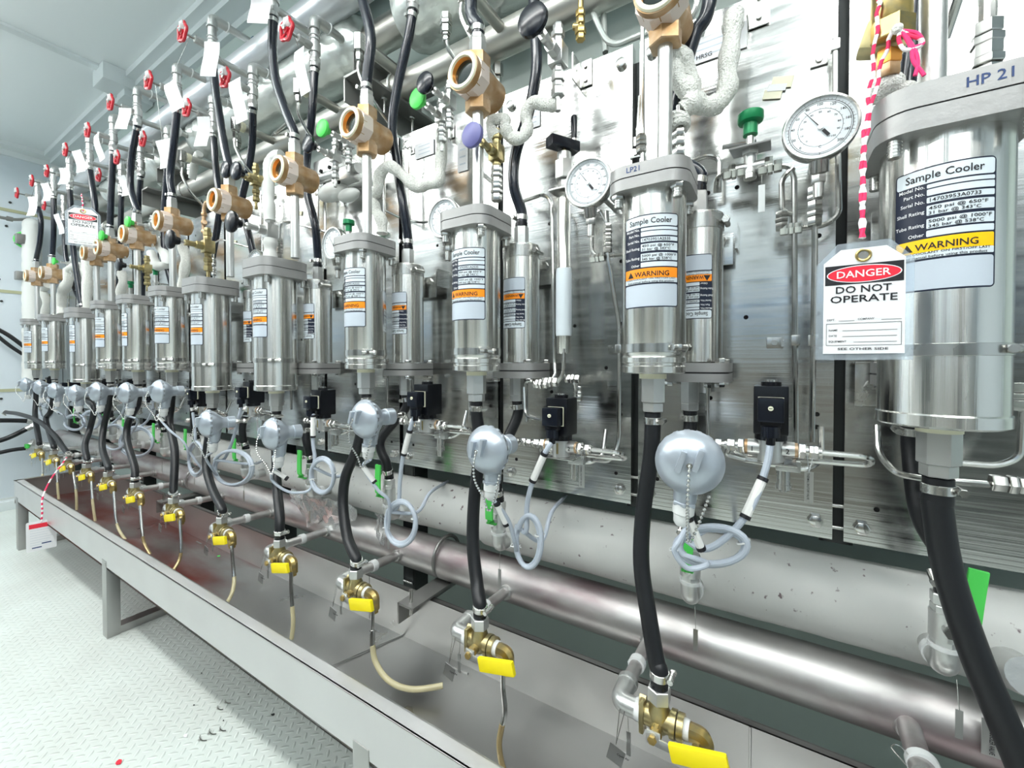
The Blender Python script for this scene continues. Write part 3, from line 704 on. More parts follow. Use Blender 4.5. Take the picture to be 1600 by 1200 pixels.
# drip tubes
DT = {1: [(1087, 1165, .665), (1087, 1215, .66), (1085, 1260, .655)], 2: [(786, 1042, .67), (786, 1075, .67), (789, 1112, .665), (783, 1140, .66), (780, 1165, .655), (786, 1200, .65), (800, 1225, .645)],
      4: [(455, 893, .67), (455, 920, .67), (457, 952, .665), (458, 975, .66), (455, 1003, .655)],
      5: [(362, 852, .67), (364, 880, .67), (366, 905, .665), (363, 925, .65), (354, 943, .63)], 6: [(281, 810, .67), (283, 855, .66), (280, 875, .65), (272, 890, .63)],
      7: [(219, 790, .67), (222, 830, .66), (226, 850, .66), (236, 868, .66)], 8: [(178, 768, .67), (181, 810, .66), (187, 830, .66), (200, 848, .66)],
      9: [(143, 752, .67), (145, 785, .66), (149, 815, .66)], 10: [(115, 738, .67), (119, 770, .66), (120, 800, .66)], 11: [(88, 722, .67), (90, 760, .66), (93, 790, .66)], 12: [(66, 716, .67), (66, 745, .66), (57, 762, .63)]}
for i, l in DT.items():
    g = G(); pts = spline([at(*p) for p in l], 6); k = max(2, int(len(pts)*.45))
    g.tube(pts[:k+1], .0052, 'steel', 10); g.tube(pts[k:], .0056, 'tube_brown' if i in (2, 6, 7) else 'tube_clear', 10)
    single('drip_tube', g, 'thin drip tube hanging below the drain valve that is %s from the right' % NTH[i-1], 'tube', 'drip tubes over the tray')
g = G(); g.tube([at(583, 950, .67), at(582, 985, .67)], .0042, 'steel', 10); g.tube([at(582, 985, .67), at(582, 1009, .665)], .0065, 'steel', 12)
g.tube(spline([at(582, 1008, .665), at(586, 1032, .662), at(600, 1056, .66), at(620, 1071, .665), at(645, 1077, .68), at(670, 1075, .70), at(692, 1071, .72)], 8), .0064, 'tube_clear', 12)
single('drip_tube', g, 'yellowed clear drip tube curling to the right above the tray bottom', 'tube', 'drip tubes over the tray')

# ------------------------------------------------------------------ rubber hoses
def hose(name, pts, r, lab, group, m='rubber', ca=True, cb=True, side=X):
    sp = spline(pts, 8); base = sp[0].copy(); t = thing(name, lab, 'hose', base, group)
    g = G(); g.tube(sp, r, m, 20); g.build('hose_body', t, base)
    for flag, a, b_ in ((ca, sp[0], sp[2]), (cb, sp[-1], sp[-3])):
        if flag:
            d = (b_-a).normalized(); g = G(); hose_clamp(g, a+d*.014, d, r, side=side); g.build('hose_clamp', t, base)
    return t
LH = {0: [(1464, 790, .75), (1476, 870, .745), (1498, 950, .735), (1530, 1040, .725), (1562, 1115, .72), (1604, 1215, .715)],
      1: [(1016, 720, .75), (1005, 800, .74), (1002, 880, .72), (1013, 960, .70), (1025, 1030, .685)],
      2: [(750, 700, .75), (741, 780, .74), (739, 850, .72), (745, 910, .70)],
      3: [(558, 700, .745), (540, 745, .735), (536, 790, .72), (543, 840, .70)],
      4: [(431, 700, .745), (433, 760, .72), (437, 805, .69)], 5: [(326, 682, .745), (322, 725, .73), (331, 762, .71)],
      6: [(267, 635, .75), (265, 662, .74), (273, 705, .71)], 7: [(215, 632, .75), (200, 662, .735), (199, 690, .72), (210, 728, .69)],
      8: [(171, 629, .75), (162, 668, .735), (160, 700, .71)], 9: [(147, 637, .75), (140, 672, .735), (133, 695, .70)], 10: [(80, 640, .74), (72, 655, .73), (79, 682, .70)], 11: [(56, 625, .74), (55, 650, .72)]}
END = {10: 11, 11: 12}
for i, l in LH.items():
    top = V(CX[i], CYY, CZ[i]-.068); e = VC[END.get(i, i)]+V(0, 0, .056)
    pts = [top, top-Z*.03]+[at(*p) for p in l]+[e+Z*.02, e]
    if i == 0: pts = [top, top-Z*.03]+[at(*p) for p in l]
    hose('drain_hose', pts, .0155 if i == 0 else .0135, 'black rubber hose hanging from the bottom of the %s front cooler from the right' % NTH[i], 'black drain hoses', cb=i != 0)
e = VC[10]+V(0, 0, .056)
hose('drain_hose', [at(8, 644, .655), at(30, 647, .665), at(60, 658, .675), at(85, 680, .685), at(98, 698, .685), e+Z*.008, e], .0125, 'shiny black hose arching in from the left edge to a drain valve', 'black drain hoses')
# rear cooler hoses and green valves
RV = [.211, -.129, -.555, -.93, -1.301, -1.72, -2.135, -2.471, -2.861, -3.168, -3.70]
def make_return():
    r = bpy.data.objects.new('return_valve', None); COL.objects.link(r)
    g = G(); g.hex((0, 0, -.030), (0, 0, .028), .0165, 'galv', .2); g.cyl((0, 0, -.020), (0, 0, .018), .0178, 'galv'); g.hex((0, 0, .028), (0, 0, .044), .0172, 'galv'); g.cyl((0, 0, .044), (0, 0, .052), .013, 'blackp')
    g.cyl((0, -.026, .0), (0, 0, .0), .008, 'galv'); g.hex((0, -.030, .0), (0, -.024, .0), .009, 'steel'); g.build('valve_body', r)
    g = G(); g.cyl((0, 0, -.034), (0, 0, -.028), .0185, 'whitep'); g.tube(bend([(0, 0, -.028), (0, 0, -.062), (0, .09, -.062)], .035, 8), .0165, 'galv', 18); g.cyl((0, .028, -.062), (0, .040, -.062), .019, 'whitep'); g.build('elbow', r)
    g = G(); g.ribbon(spline([(0, -.022, -.002), (0, -.034, .002), (.001, -.041, .018), (.002, -.042, .050), (.004, -.042, .092)], 4), .019, .005, 'green', lambda t: V(0, -1, .001) if t > .4 else V(0, -.4, .9)); g.build('lever', r)
    g = G(); g.cyl((.01, -.01, -.07), (.012, -.014, -.11), .0006, 'steel', seg=6); g.box((.012, -.014, -.13), (.008, .0012, .04), 'metaltag'); g.build('metal_tag', r)
    return r
for i, x in enumerate(RV):
    c = V(x, .835, .628); ro = copy_of('ret', make_return, c, 'steel ball valve with bright green lever on the lagged pipe, %s from the right' % NTH[i], 'valve', 'green handled valves')
    if i == 0: first_return = ro
    t = V(BX[i]-.012, .86, .911) if i < len(BX) else V(x, .86, .9)
    mid = .5*(t+c); off = -.045 if i in (3, 7) else -.012
    pts = [t, t-Z*.04, mid+V(off, -.02, .01), c+Z*.09+V(0, -.01, 0), c+Z*.052]
    hose('return_hose', pts, .0125, 'black hose from the %s rear cooler from the right down to its green handled valve' % NTH[i], 'black return hoses', side=-X)

for ch in first_return.children:
    if ch.name.startswith('lever'): ch.location = (.012, 0, .008); ch.rotation_euler = (0, .05, 0)
# upper hoses
UF = {2: [(738, 25), (736, -12)], 3: [(579, 72), (577, 42), (568, 5), (566, -14)], 4: [(448, 178), (432, 130), (426, 80), (427, 25)], 5: [(350, 225), (339, 155), (332, 100)], 6: [(266, 272), (272, 220), (277, 168)],
      7: [(204, 292), (206, 245), (215, 196)], 8: [(174, 300), (177, 235)], 9: [(148, 315), (140, 262)], 10: [(84, 355), (84, 305)], 11: [(62, 378), (64, 345), (59, 322)]}
FT = {}
for i, l in UF.items():
    s_ = SG[i]+V(0, 0, .104); pts = [s_, s_+Z*.025]+[at(p[0], p[1], .75) for p in l]; 
    if i in (2, 3): pts.append(V(pts[-1].x+.01, .75, 2.11))
    FT[i] = pts[-1]
    hose('supply_hose', pts, .0135, 'dark hose rising from the sight glass of the %s front cooler from the right' % NTH[i], 'upper front hoses', 'rubber_up', side=-X)
FT[9.5] = at(109, 292, .75)
hose('supply_hose', [at(128, 480, .78), at(120, 430, .77), at(114, 385, .76), at(111, 340, .75), FT[9.5]], .0135, 'dark hose hanging behind the distant danger tag', 'upper front hoses', 'rubber_up', side=-X)
# the nearest hose behind the first two coolers
UR = {0: [(1414, 160), (1422, 90), (1430, 30), (1434, -12)], 1: [(1044, 240), (1050, 190), (1066, 120), (1085, 55), (1110, -12)], 2: [(803, 290), (806, 240), (826, 175), (838, 110), (836, 40), (834, -12)],
      3: [(630, 320), (620, 255), (613, 195), (622, 130), (638, 60), (645, 15)], 4: [(492, 350), (480, 300), (480, 245), (487, 180), (492, 104)], 5: [(391, 375), (378, 320), (386, 275), (394, 225), (395, 168)],
      6: [(343, 330), (338, 270), (333, 208)], 7: [(258, 400), (256, 340), (262, 250)], 8: [(222, 420), (216, 340), (220, 275)], 9: [(187, 400), (190, 300)], 10: [(120, 460), (103, 400), (100, 340)]}
RT = {}
for i, l in UR.items():
    a = V(BX[i], .86, .985+.343); pts = [a, a+Z*.03]+[at(p[0], p[1], .845 if p[1] > 200 else .83) for p in l]; 
    if i in (1, 2): pts.append(V(pts[-1].x, .83, 1.96))
    RT[i] = pts[-1]
    if i in (0,): pts = [at(p[0], p[1], .86) for p in l]
    hose('supply_hose', pts, .0125 if i else .011, 'dark hose rising from the top of the %s rear cooler from the right' % NTH[i], 'upper rear hoses', 'rubber_up', ca=i > 0, cb=i > 2, side=-X)

# ------------------------------------------------------------------ red wheel valves on the hose heads
def make_redvalve(front):
    """origin: hose end; pipe rises, elbow turns back to the header"""
    r = bpy.data.objects.new('wheel_valve', None); COL.objects.link(r); m = 'galv'; L = .17 if front else .155; by = .16 if front else .15
    g = G(); g.cyl((0, 0, 0), (0, 0, .03), .016, m); g.hex((0, 0, .012), (0, 0, .028), .0185, m); g.cyl((0, 0, .03), (0, 0, L-.02), .014, m); g.cyl((0, 0, .045), (0, 0, .075), .018, m)
    for k in range(3): g.torus((0, 0, .075+.012*k), Z, .0155, .0018, 'whitep', 20, 6)
    g.build('riser_pipe', r)
    g = G(); g.tube(bend([(0, 0, L-.035), (0, 0, L), (0, .055, L)], .03, 8), .0165, m, 18); g.torus((0, 0, L-.035), Z, .0165, .0022, m, 20, 6); g.torus((0, .05, L), Y, .0165, .0025, 'whitep', 20, 6)
    if front: g.tube([V(0, .05, L), V(0, .13, L), V(0, .17, L-.05)], .013, m, 14)
    else: g.tube(bend([(0, .05, L), (0, .12, L), (0, .18, L-.05)], .03, 6), .013, m, 14)
    g.build('elbow', r)
    if front:
        g = G(); g.tube([V(0, .01, .03), V(0, by, .035)], .0115, m, 14); g.build('branch_pipe', r)
    g = G(); g.cyl((0, 0, .060), (0, -.040, .060), .0125, m); g.hex((0, -.036, .060), (0, -.056, .060), .013, m); g.cyl((0, -.056, .060), (0, -.098, .060), .0045, 'steel', seg=10); g.hex((0, -.095, .06), (0, -.102, .06), .006, 'steel'); g.build('bonnet', r)
    g = G(); pts = [V(.030*(1+.09*math.cos(5*a))*math.cos(a), -.092, .06+.030*(1+.09*math.cos(5*a))*math.sin(a)) for a in [2*math.pi*k/40 for k in range(40)]]
    g.tube(pts, .0055, 'red', 8, closed=True)
    for k in range(5):
        a = 2*math.pi*k/5; g.cyl((0, -.088, .06), (.030*math.cos(a), -.092, .06+.030*math.sin(a)), .004, 'red', seg=8)
    g.cyl((0, -.096, .06), (0, -.082, .06), .010, 'red', seg=14); hw = g.build('hand_wheel', r)
    g = G(); rj = random.Random(5); g.ball((0, -.093, .078), .022, 'whitep', 12, (.9, .5, .8)); g.v = [v+V(rj.uniform(-.003, .003), rj.uniform(-.003, .003), rj.uniform(-.004, .004)) for v in g.v]; g.build('foil_scrap', hw)
    return r
names = {2: 0, 3: 0}
for k, i in enumerate((2, 3, 4, 5, 6, 7, 8, 9, 9.5, 10, 11)):
    copy_of('redf', lambda: make_redvalve(True), FT[i]-Z*.004, 'red hand wheel valve on a pipe riser in the topmost row, %s from the right' % NTH[k], 'valve', 'red wheel valves of the top row')
RT[11] = at(85, 345, .83)
for k, i in enumerate((1, 2, 3, 4, 5, 6, 7, 8, 9, 10)):
    copy_of('redr', lambda: make_redvalve(False), RT[i]-Z*.004, 'red hand wheel valve in the lower row before the wrapped pipes, %s from the right' % NTH[k], 'valve', 'red wheel valves of the lower row')
# paper tags on the wheels
TG = [((272, 150), .66, .085, .085, .3), ((328, 92), .68, .05, .13, .9), ((192, 185), .66, .05, .10, .9), ((156, 230), .66, .075, .11, .2), ((122, 252), .66, .07, .10, .5), ((98, 275), .66, .06, .09, .7), ((70, 300), .66, .06, .10, .6), ((48, 322), .66, .06, .12, .7),
      ((473, 112), .75, .05, .12, .2), ((372, 158), .75, .07, .13, .3), ((315, 205), .75, .05, .12, .8), ((257, 240), .75, .085, .11, .5), ((104, 25+5), .0, 0, 0, 0), ((405, 15), .70, .06, .10, .9), ((192, 290), .75, .05, .09, .5), ((92, 350), .72, .06, .11, .4)]
k = 0
for (p, y, w_, h_, a) in TG:
    if w_ == 0: continue
    c = at(p[0], p[1], y); yaw = math.atan2(c.x, -c.y)   # turned roughly to the aisle
    u = V(math.cos(-a*.9+.2), math.sin(-a*.9+.2)*-1, 0); u.normalize(); n_ = V(u.y, -u.x, 0)
    g = G(); L = 8; pts = [c+Z*(h_/2-h_*j/L)+n_*(.012*math.sin(j/L*3+a*5)) for j in range(L+1)]
    g.ribbon(pts, w_, .0007, 'paper', n_)
    top = pts[0]; bn = min([f+V(0, -.07, .052) for f in list(FT.values())+list(RT.values())], key=lambda q: (q-top).length); g.tube([top-Z*.004, top*.5+bn*.5+Z*.004, bn], .0008, 'steel', 6)
    for q in range(3): g.box(pts[4+q]-n_*.0006, (w_*.5, .0002, .002), 'ink', 0, Matrix.Rotation(math.atan2(u.y, u.x), 3, 'Z'))
    single('paper_tag', g, 'white paper tag under a red wheel, %s' % (['largest square one', 'long one beside the fifth riser', 'narrow one', 'broad one', 'small one between risers', 'small slanted one', 'pointed one', 'leftmost of all', 'long one beside the topmost wrapped pipe end', 'broad one before the foil wrapped pipe', 'curved one by the wrapped pipe end', 'one left of the lower row wheel', 'one at the top edge', 'one by the crossing hoses', 'one above the lower left hoses'][k]), 'tag', 'paper tags on the red wheels')
    k += 1

# ------------------------------------------------------------------ connection heads (silver domes)
def make_head():
    """origin: centre of the lid rim; lid faces -Y"""
    r = bpy.data.objects.new('connection_head', None); COL.objects.link(r); m = 'silver'
    g = G(); g.lathe((0, 0, 0), -Y, [(-.002, .046), (.002, .0475), (.005, .0465), (.009, .0445), (.017, .0385), (.024, .029), (.028, .018), (.0295, .006), (.0296, .0005)], m, 44, cap=False)
    for a in range(18):
        t = 2*math.pi*a/18; g.box((.0455*math.cos(t), .001, .0455*math.sin(t)), (.004, .008, .008), m, .001, Matrix.Rotation(-t, 3, 'Y'))
    ld = g.build('lid', r)
    g = G()
    for dx in (-.012, .010): g.box((dx, -.028, .008+dx*.25), (.0085, .018, .032), m, .003, Matrix.Rotation(.22, 3, 'Y'))
    g.build('lid_grips', ld)
    g = G(); g.lathe((0, 0, 0), Y, [(.004, .046), (.008, .044), (.020, .037), (.032, .025), (.040, .0195), (.052, .0185), (.053, .0205), (.074, .0205), (.076, .016), (.076, .001)], m, 36, cap=False)
    g.lathe((0, .016, -.018), -Z, [(0, .022), (.020, .0185), (.036, .0165), (.044, .0165)], m, 28); g.build('head_body', r)
    g = G(); g.lathe((0, 0, 0), Y, [(.0025, .0435), (.0025, .0452), (.0045, .0452), (.0045, .0435)], 'dkst', 40, cap=False); g.build('lid_seal', r)
    g = G(); g.hex((0, .012, -.062), (0, .012, -.068), .0175, m); g.lathe((0, .012, -.066), -Z, [(0, .0155), (.014, .0155), (.016, .0135), (.028, .0125), (.033, .009)], 'whitep', 24)
    g.build('cable_gland', r)
    g = G(); g.hex((0, .076, 0), (0, .088, 0), .009, 'steel'); g.cyl((0, .088, 0), (0, .10, 0), .006, 'steel'); g.hex((0, .10, 0), (0, .112, 0), .0085, 'steel'); g.build('nipple', r)
    g = G(); pts = spline([(0, -.036, .002), (.001, -.043, -.02), (.003, -.042, -.05), (.007, -.022, -.085), (.010, -.012, -.112), (.016, -.008, -.105), (.024, -.006, -.075), (.031, -.004, -.042)], 6)
    acc = 0; last = pts[0]; g.ball(last, .0024, 'steel', 8); dd = 0
    for j in range(1, len(pts)):
        seg = (pts[j]-pts[j-1]); L = seg.length; tt = 0
        while dd+L-tt >= .0064:
            step = .0064-dd; tt += step; dd = 0; g.ball(pts[j-1]+seg*(tt/L), .0026, 'steel', 8)
        dd += L-tt
    g.tube(pts, .0005, 'steel', 5); g.cyl((0, -.029, .002), (0, -.036, .002), .004, 'steel', seg=10); g.build('bead_chain', ld)
    return r
HX = [-.158*.68, -.700*.68, -1.225*.68, -1.83*.68, -2.385*.68, -2.98*.68]
HPX = {0: (1077, 722, .66), 1: (762, 703, .665), 2: (572, 655, .67), 3: (427, 678, .67), 4: (326, 662, .67), 5: (250, 612, .68), 6: (198, 614, .68), 7: (152, 612, .68), 8: (118, 615, .68), 9: (85, 610, .69), 10: (62, 605, .69), 11: (40, 601, .69)}
HC = {}
for i, p in HPX.items():
    c = at(*p); HC[i] = c
    o = copy_of('head', make_head, c, 'silver domed connection head with bead chain, %s from the right' % NTH[i], 'connection head', 'silver connection heads')
    o.rotation_euler = (0, [.10, .0, .12, -.05, .05, .1, .1, .05, 0, .1, 0, .1][i], [.16, -.05, -.10, -.22, -.25, -.1, -.1, 0, -.15, 0, 0, 0][i])
# ------------------------------------------------------------------ solenoid valves
def make_solenoid():
    """origin: valve body centre; connector faces -Y"""
    r = bpy.data.objects.new('solenoid_valve', None); COL.objects.link(r)
    g = G(); g.cyl((0, 0, -.020), (0, 0, .018), .0185, 'galv', seg=28); g.box((0, -.0185, -.002), (.004, .002, .022), 'olive'); g.box((0, .004, -.022), (.070, .050, .003), 'steel', .001); g.build('valve_body', r)
    g = G(); g.cyl((0, 0, .014), (0, 0, .024), .0225, 'blackp'); g.box((0, .002, .062), (.047, .052, .076), 'blackp', .003); g.cyl((0, 0, .100), (0, 0, .106), .014, 'blackp'); g.cyl((0, 0, .106), (0, 0, .109), .009, 'steel'); g.build('coil', r)
    g = G(); g.box((0, -.0265, .064), (.034, .0025, .038), 'nylon'); g.build('gasket', r)
    g = G(); g.box((0, -.041, .065), (.034, .026, .036), 'knob', .003); g.box((0, -.038, .044), (.028, .020, .012), 'blackp', .004); g.cyl((0, -.042, .040), (0, -.042, .024), .0125, 'knob'); g.cyl((0, -.042, .026), (0, -.042, .012), .0065, 'blackp')
    pg = g.build('plug', r)
    g = G(); g.cyl((0, -.054, .068), (0, -.056, .068), .0035, 'nylon', seg=12); g.box((0, -.0563, .068), (.0045, .0004, .001), 'ink'); g.build('plug_screw', pg)
    for s_ in (-1, 1):
        g = G(); g.cyl((s_*.015, 0, 0), (s_*.032, 0, 0), .0125, 'galv'); g.cyl((s_*.032, 0, 0), (s_*.036, 0, 0), .0115, 'bronze'); g.hex((s_*.036, 0, 0), (s_*.046, 0, 0), .0125, 'steel'); g.cyl((s_*.046, 0, 0), (s_*.050, 0, 0), .008, 'steel'); g.hex((s_*.050, 0, 0), (s_*.062, 0, 0), .0105, 'steel'); g.cyl((s_*.062, 0, 0), (s_*.066, 0, 0), .0075, 'steel')
        if s_ == 1: g.text('2', (.020, -.0127, -.005), X, Z, .011, 'ink', .0002)
        else: g.text('1', (-.026, -.0127, -.005), X, Z, .011, 'ink', .0002)
        g.build('port_fitting', r)
    g = G(); g.tube(bend([(.06, 0, 0), (.125, 0, 0), (.128, .03, -.018), (.03, .03, -.020)], .016), .0045, 'steel', 10); g.tube(bend([(-.062, .035, -.012), (-.066, .035, -.024), (-.02, .035, -.032), (.05, .035, -.036), (.070, .05, -.02), (.070, .07, .03)], .012), .0045, 'steel', 10)
    g.tube(bend([(.02, .03, -.020), (-.05, .03, -.018), (-.062, .04, .0)], .012), .0045, 'steel', 10); g.build('tube_loop', r)
    g = G(); g.box((.024, .028, -.030), (.034, .022, .018), 'galv', .002); g.cyl((.018, .028, -.038), (.018, .028, -.062), .0095, 'steel'); g.cyl((.018, .028, -.062), (.018, .028, -.070), .011, 'steel'); g.cyl((.018, .028, -.070), (.018, .028, -.074), .006, 'steel'); g.build('needle_trim', r)
    g = G(); g.box((.050, -.012, -.052), (.0115, .001, .046), 'metaltag'); g.cyl((.050, -.012, -.03), (.046, -.004, .012), .0006, 'steel', seg=6); g.cyl((.050, -.012, -.03), (.058, .0, .008), .0006, 'steel', seg=6)
    vs, fs, a0, a1 = text_geo('THERMAL SHUTOFF VALVE')
    g.text('THERMAL SHUTOFF VALVE', (.0475, -.0126, -.031), -Z, X, .0042, 'ink', .0001, 'L', .040); g.build('metal_tag', r)
    return r
SPX = {0: (1204, 700, .79), 1: (877, 697, .79), 2: (668, 662, .79), 3: (505, 660, .79), 4: (396, 640, .80), 5: (318, 640, .80), 6: (250, 632, .80), 7: (205, 625, .80), 8: (166, 622, .80), 9: (115, 618, .80), 10: (80, 612, .80)}
SO = {}
for i, p in SPX.items():
    c = at(*p); c = V(c.x, c.y, c.z); SO[i] = c
    copy_of('sol', make_solenoid, c, 'black solenoid valve on steel tube fittings, %s from the right' % NTH[i], 'solenoid valve', 'black solenoid valves')
    h = HC[i]+V(.02 if i else .02, .112, 0)
    g = G(); q = c+V(-.066, 0, 0); g.tube(bend([HC[i]+V(0, .10, 0), V(HC[i].x, q.y-.0, HC[i].z+.0), V(HC[i].x+.02, q.y, q.z), q], .012), .0045, 'steel', 10)
    a = V(q.x-.028, q.y, q.z); g.hex(a, a+X*.011, .0095, 'steel'); g.hex(a+X*.014, a+X*.024, .0085, 'steel')
    single('sample_tube', g, 'short steel tube joining the %s connection head from the right to its solenoid valve' % NTH[i], 'tube', 'tubes between heads and solenoids')
# ------------------------------------------------------------------ grey cables
def cable(i, pts, loops, tail, tohead, mk):
    """pts: from the solenoid plug to the coil; loops: centre px, rx, ry; tail and tohead: px paths"""
    base = SO[i]; t = thing('signal_cable', 'coiled pale grey cable hanging from the %s black solenoid valve from the right' % NTH[i], 'cable', base, 'grey coiled cables')
    g = G(); s0 = SO[i]+V(0, -.042, .014)
    (cx, cy, rx, ry, y) = loops
    P_ = [s0]+[at(*p) for p in pts]; n = 26; turns = 2.0; a0 = math.radians(150)
    loop = []
    for k in range(int(n*turns)+1):
        a = a0+2*math.pi*k/n; j = 1+.10*math.sin(k*.19+i)
        loop.append(at(cx+rx*math.cos(a)*j, cy-ry*math.sin(a)*j, y+.004*math.sin(k*.24+1)-.0002*k))
    sp = spline(P_+[loop[0]], 6)+loop[1:]
    g.tube(sp, .0052, 'cable', 10)
    g.tube(spline([loop[-1]]+[at(p[0], p[1], p[2] if q_ < len(tail)-1 else 1.0) for q_, p in enumerate(tail)], 6), .0046, 'cable', 10)
    hd = HC[i]+V(0, .012, -.098)
    g.tube(spline([hd]+[at(*p) for p in tohead]+[loop[4]], 6), .0042, 'cable', 10); g.build('cable_run', t, base)
    if mk:
        k = len(spline(P_+[loop[0]], 6))//2; a, b_ = sp[k-5], sp[k+5] if k+5 < len(sp) else sp[-1]
        a, b_ = sp[max(1, k-7)], sp[max(2, k-1)]; d = (b_-a).normalized(); c = (a+b_)*.5
        g = G(); g.cyl(c-d*.028, c+d*.028, .0070, 'marker', seg=10)
        for e_ in (-.031, .031): g.cyl(c+d*e_-d*.003, c+d*e_+d*.003, .0078, 'ink', seg=10)
        g.build('cable_marker', t, base)
        a = at(*tohead[0]); b_ = at(*tohead[-1]) if len(tohead) > 1 else loop[4]; d = (b_-a).normalized(); c = a+d*.02
        g = G(); g.cyl(c-d*.022, c+d*.022, .0062, 'marker', seg=10)
        for e_ in (-.025, .025): g.cyl(c+d*e_-d*.003, c+d*e_+d*.003, .007, 'ink', seg=10)
        g.build('cable_marker', t, base)
    g = G(); c = loop[3]; g.torus(c, (loop[4]-loop[2]), .010, .0015, 'whitep', 14, 5); g.cyl(c, c+V(.016, -.004, .0), .0012, 'whitep', seg=6); g.build('cable_tie', t, base); g = G(); c = loop[16]; g.torus(c, (loop[17]-loop[15]), .009, .0015, 'whitep', 14, 5); g.build('cable_tie', t, base)
cable(0, [(1197, 730, .74), (1175, 790, .72), (1140, 835, .71), (1100, 858, .71)], (1110, 852, 52, 28, .72), [(1090, 835, .76), (1120, 822, .80), (1160, 835, .86)], [(1078, 815, .67), (1062, 845, .66), (1054, 862, .66), (1075, 888, .67), (1105, 880, .69)], True)
cable(1, [(856, 700, .74), (838, 735, .74), (824, 785, .74), (822, 830, .74)], (826, 843, 19, 40, .745), [(846, 845, .78), (862, 800, .83), (884, 775, .90)], [(778, 790, .68), (795, 815, .70), (805, 850, .72)], True)
cable(2, [(646, 655, .75), (632, 700, .75), (625, 750, .75), (622, 790, .75)], (628, 816, 23, 34, .75), [(652, 800, .79), (672, 770, .84), (700, 752, .9)], [(568, 730, .69), (590, 765, .71), (608, 785, .73)], True)
cable(3, [(490, 650, .75), (489, 690, .75), (492, 715, .75)], (505, 744, 18, 27, .75), [(525, 745, .79), (540, 735, .84), (560, 720, .9)], [(428, 735, .69), (425, 750, .70), (450, 768, .72), (480, 768, .74)], True)
cable(4, [(376, 640, .76), (366, 680, .76), (352, 715, .76)], (364, 733, 30, 27, .75), [(395, 725, .80), (415, 715, .86)], [(322, 715, .70), (330, 730, .72)], False)
cable(5, [(297, 620, .77), (302, 650, .77), (305, 690, .77)], (306, 718, 12, 25, .77), [(320, 735, .82), (335, 720, .88)], [(247, 650, .71), (265, 672, .72), (290, 695, .75)], True)
cable(6, [(240, 630, .78), (228, 660, .79)], (212, 690, 25, 22, .80), [(240, 665, .85), (260, 655, .9)], [(198, 650, .71), (215, 660, .74)], False)
cable(7, [(196, 625, .78), (188, 650, .79)], (178, 682, 18, 19, .80), [(200, 665, .85)], [(150, 645, .71), (160, 655, .74)], False)
cable(8, [(160, 625, .78), (150, 645, .79)], (143, 655, 14, 14, .79), [(165, 650, .85)], [(118, 645, .71), (128, 655, .74)], True)
cable(9, [(110, 620, .78), (104, 640, .79)], (118, 660, 16, 12, .79), [(135, 650, .85)], [(84, 640, .71), (100, 650, .74)], True)
cable(10, [(75, 615, .78), (72, 635, .79)], (72, 640, 10, 16, .79), [(90, 650, .85)], [(62, 635, .71), (66, 650, .74)], True)

# ------------------------------------------------------------------ dial thermometers
def make_gauge():
    r = bpy.data.objects.new('dial_thermometer', None); COL.objects.link(r)
    g = G(); g.lathe((0, 0, 0), -Y, [(-.018, .03), (-.014, .046), (-.004, .048), (.006, .0485), (.009, .047), (.009, .0445), (.003, .044)], 'steel', 48, cap=False); g.lathe((0, .018, 0), Y, [(0, .03), (.001, .001)], 'steel', 32); g.build('bezel', r)
    g = G(); g.cyl((0, -.002, 0), (0, -.0035, 0), .0445, 'dial', seg=48)
    for R_, th in ((.0395, .0004), (.0375, .0003), (.0275, .00025)): g.torus((0, -.0036, 0), Y, R_, th, 'ink', 56, 4, arc=1)
    for k in range(41):
        a = math.radians(225-270*k/40); c_, s_ = math.cos(a), math.sin(a); L = .004 if k % 4 == 0 else .0022
        g.prism([(-.0002, -.0002), (L, -.0002), (L, .0002), (-.0002, .0002)], (.0395*c_, -.0034, .0395*s_), V(c_, 0, s_), V(-s_, 0, c_), .0003, 'ink', False)
        if k % 2 == 0: g.prism([(0, -.00015), (.0018, -.00015), (.0018, .00015), (0, .00015)], (.0275*c_, -.0034, .0275*s_), V(c_, 0, s_), V(-s_, 0, c_), .0003, 'ink', False)
    for k in range(11):
        a = math.radians(225-270*k/10); c_, s_ = math.cos(a), math.sin(a)
        g.text(str(k*20), (.0345*c_, -.0036, .0345*s_-.0018), X, Z, .0052, 'ink', .0003, 'C'); g.text(str(k*10), (.0232*c_, -.0036, .0232*s_-.0014), X, Z, .0040, 'ink', .0003, 'C')
    g.text('C', (0, -.0036, -.030), X, Z, .005, 'ink', .0003, 'C'); g.text('F', (0, -.0036, -.041), X, Z, .004, 'ink', .0003, 'C'); df = g.build('dial_face', r)
    g = G(); a = math.radians(126); d = V(math.cos(a), 0, math.sin(a)); n_ = V(-d.z, 0, d.x)
    g.prism([(-.004, -.0008), (.033, -.0002), (.033, .0002), (-.004, .0008)], (0, -.0052, 0), d, n_, .0006, 'ink', False); g.prism([(-.018, -.0022), (-.006, -.0022), (-.006, .0022), (-.018, .0022)], (0, -.0052, 0), d, n_, .0006, 'ink', False); g.cyl((0, -.0048, 0), (0, -.0068, 0), .0035, 'galv', seg=16); g.build('needle', df)
    g = G(); g.cyl((0, .006, -.040), (0, .012, -.062), .013, 'steel'); g.hex((0, .012, -.060), (0, .012, -.078), .010, 'steel'); g.cyl((0, .012, -.078), (0, .012, -.10), .0075, 'steel'); g.build('stem', r)
    g = G(); g.cyl((0, .014, 0), (0, .05, 0), .012, 'steel'); g.cyl((0, .05, 0), (0, .155, 0), .006, 'steel'); g.build('back_stem', r)
    return r
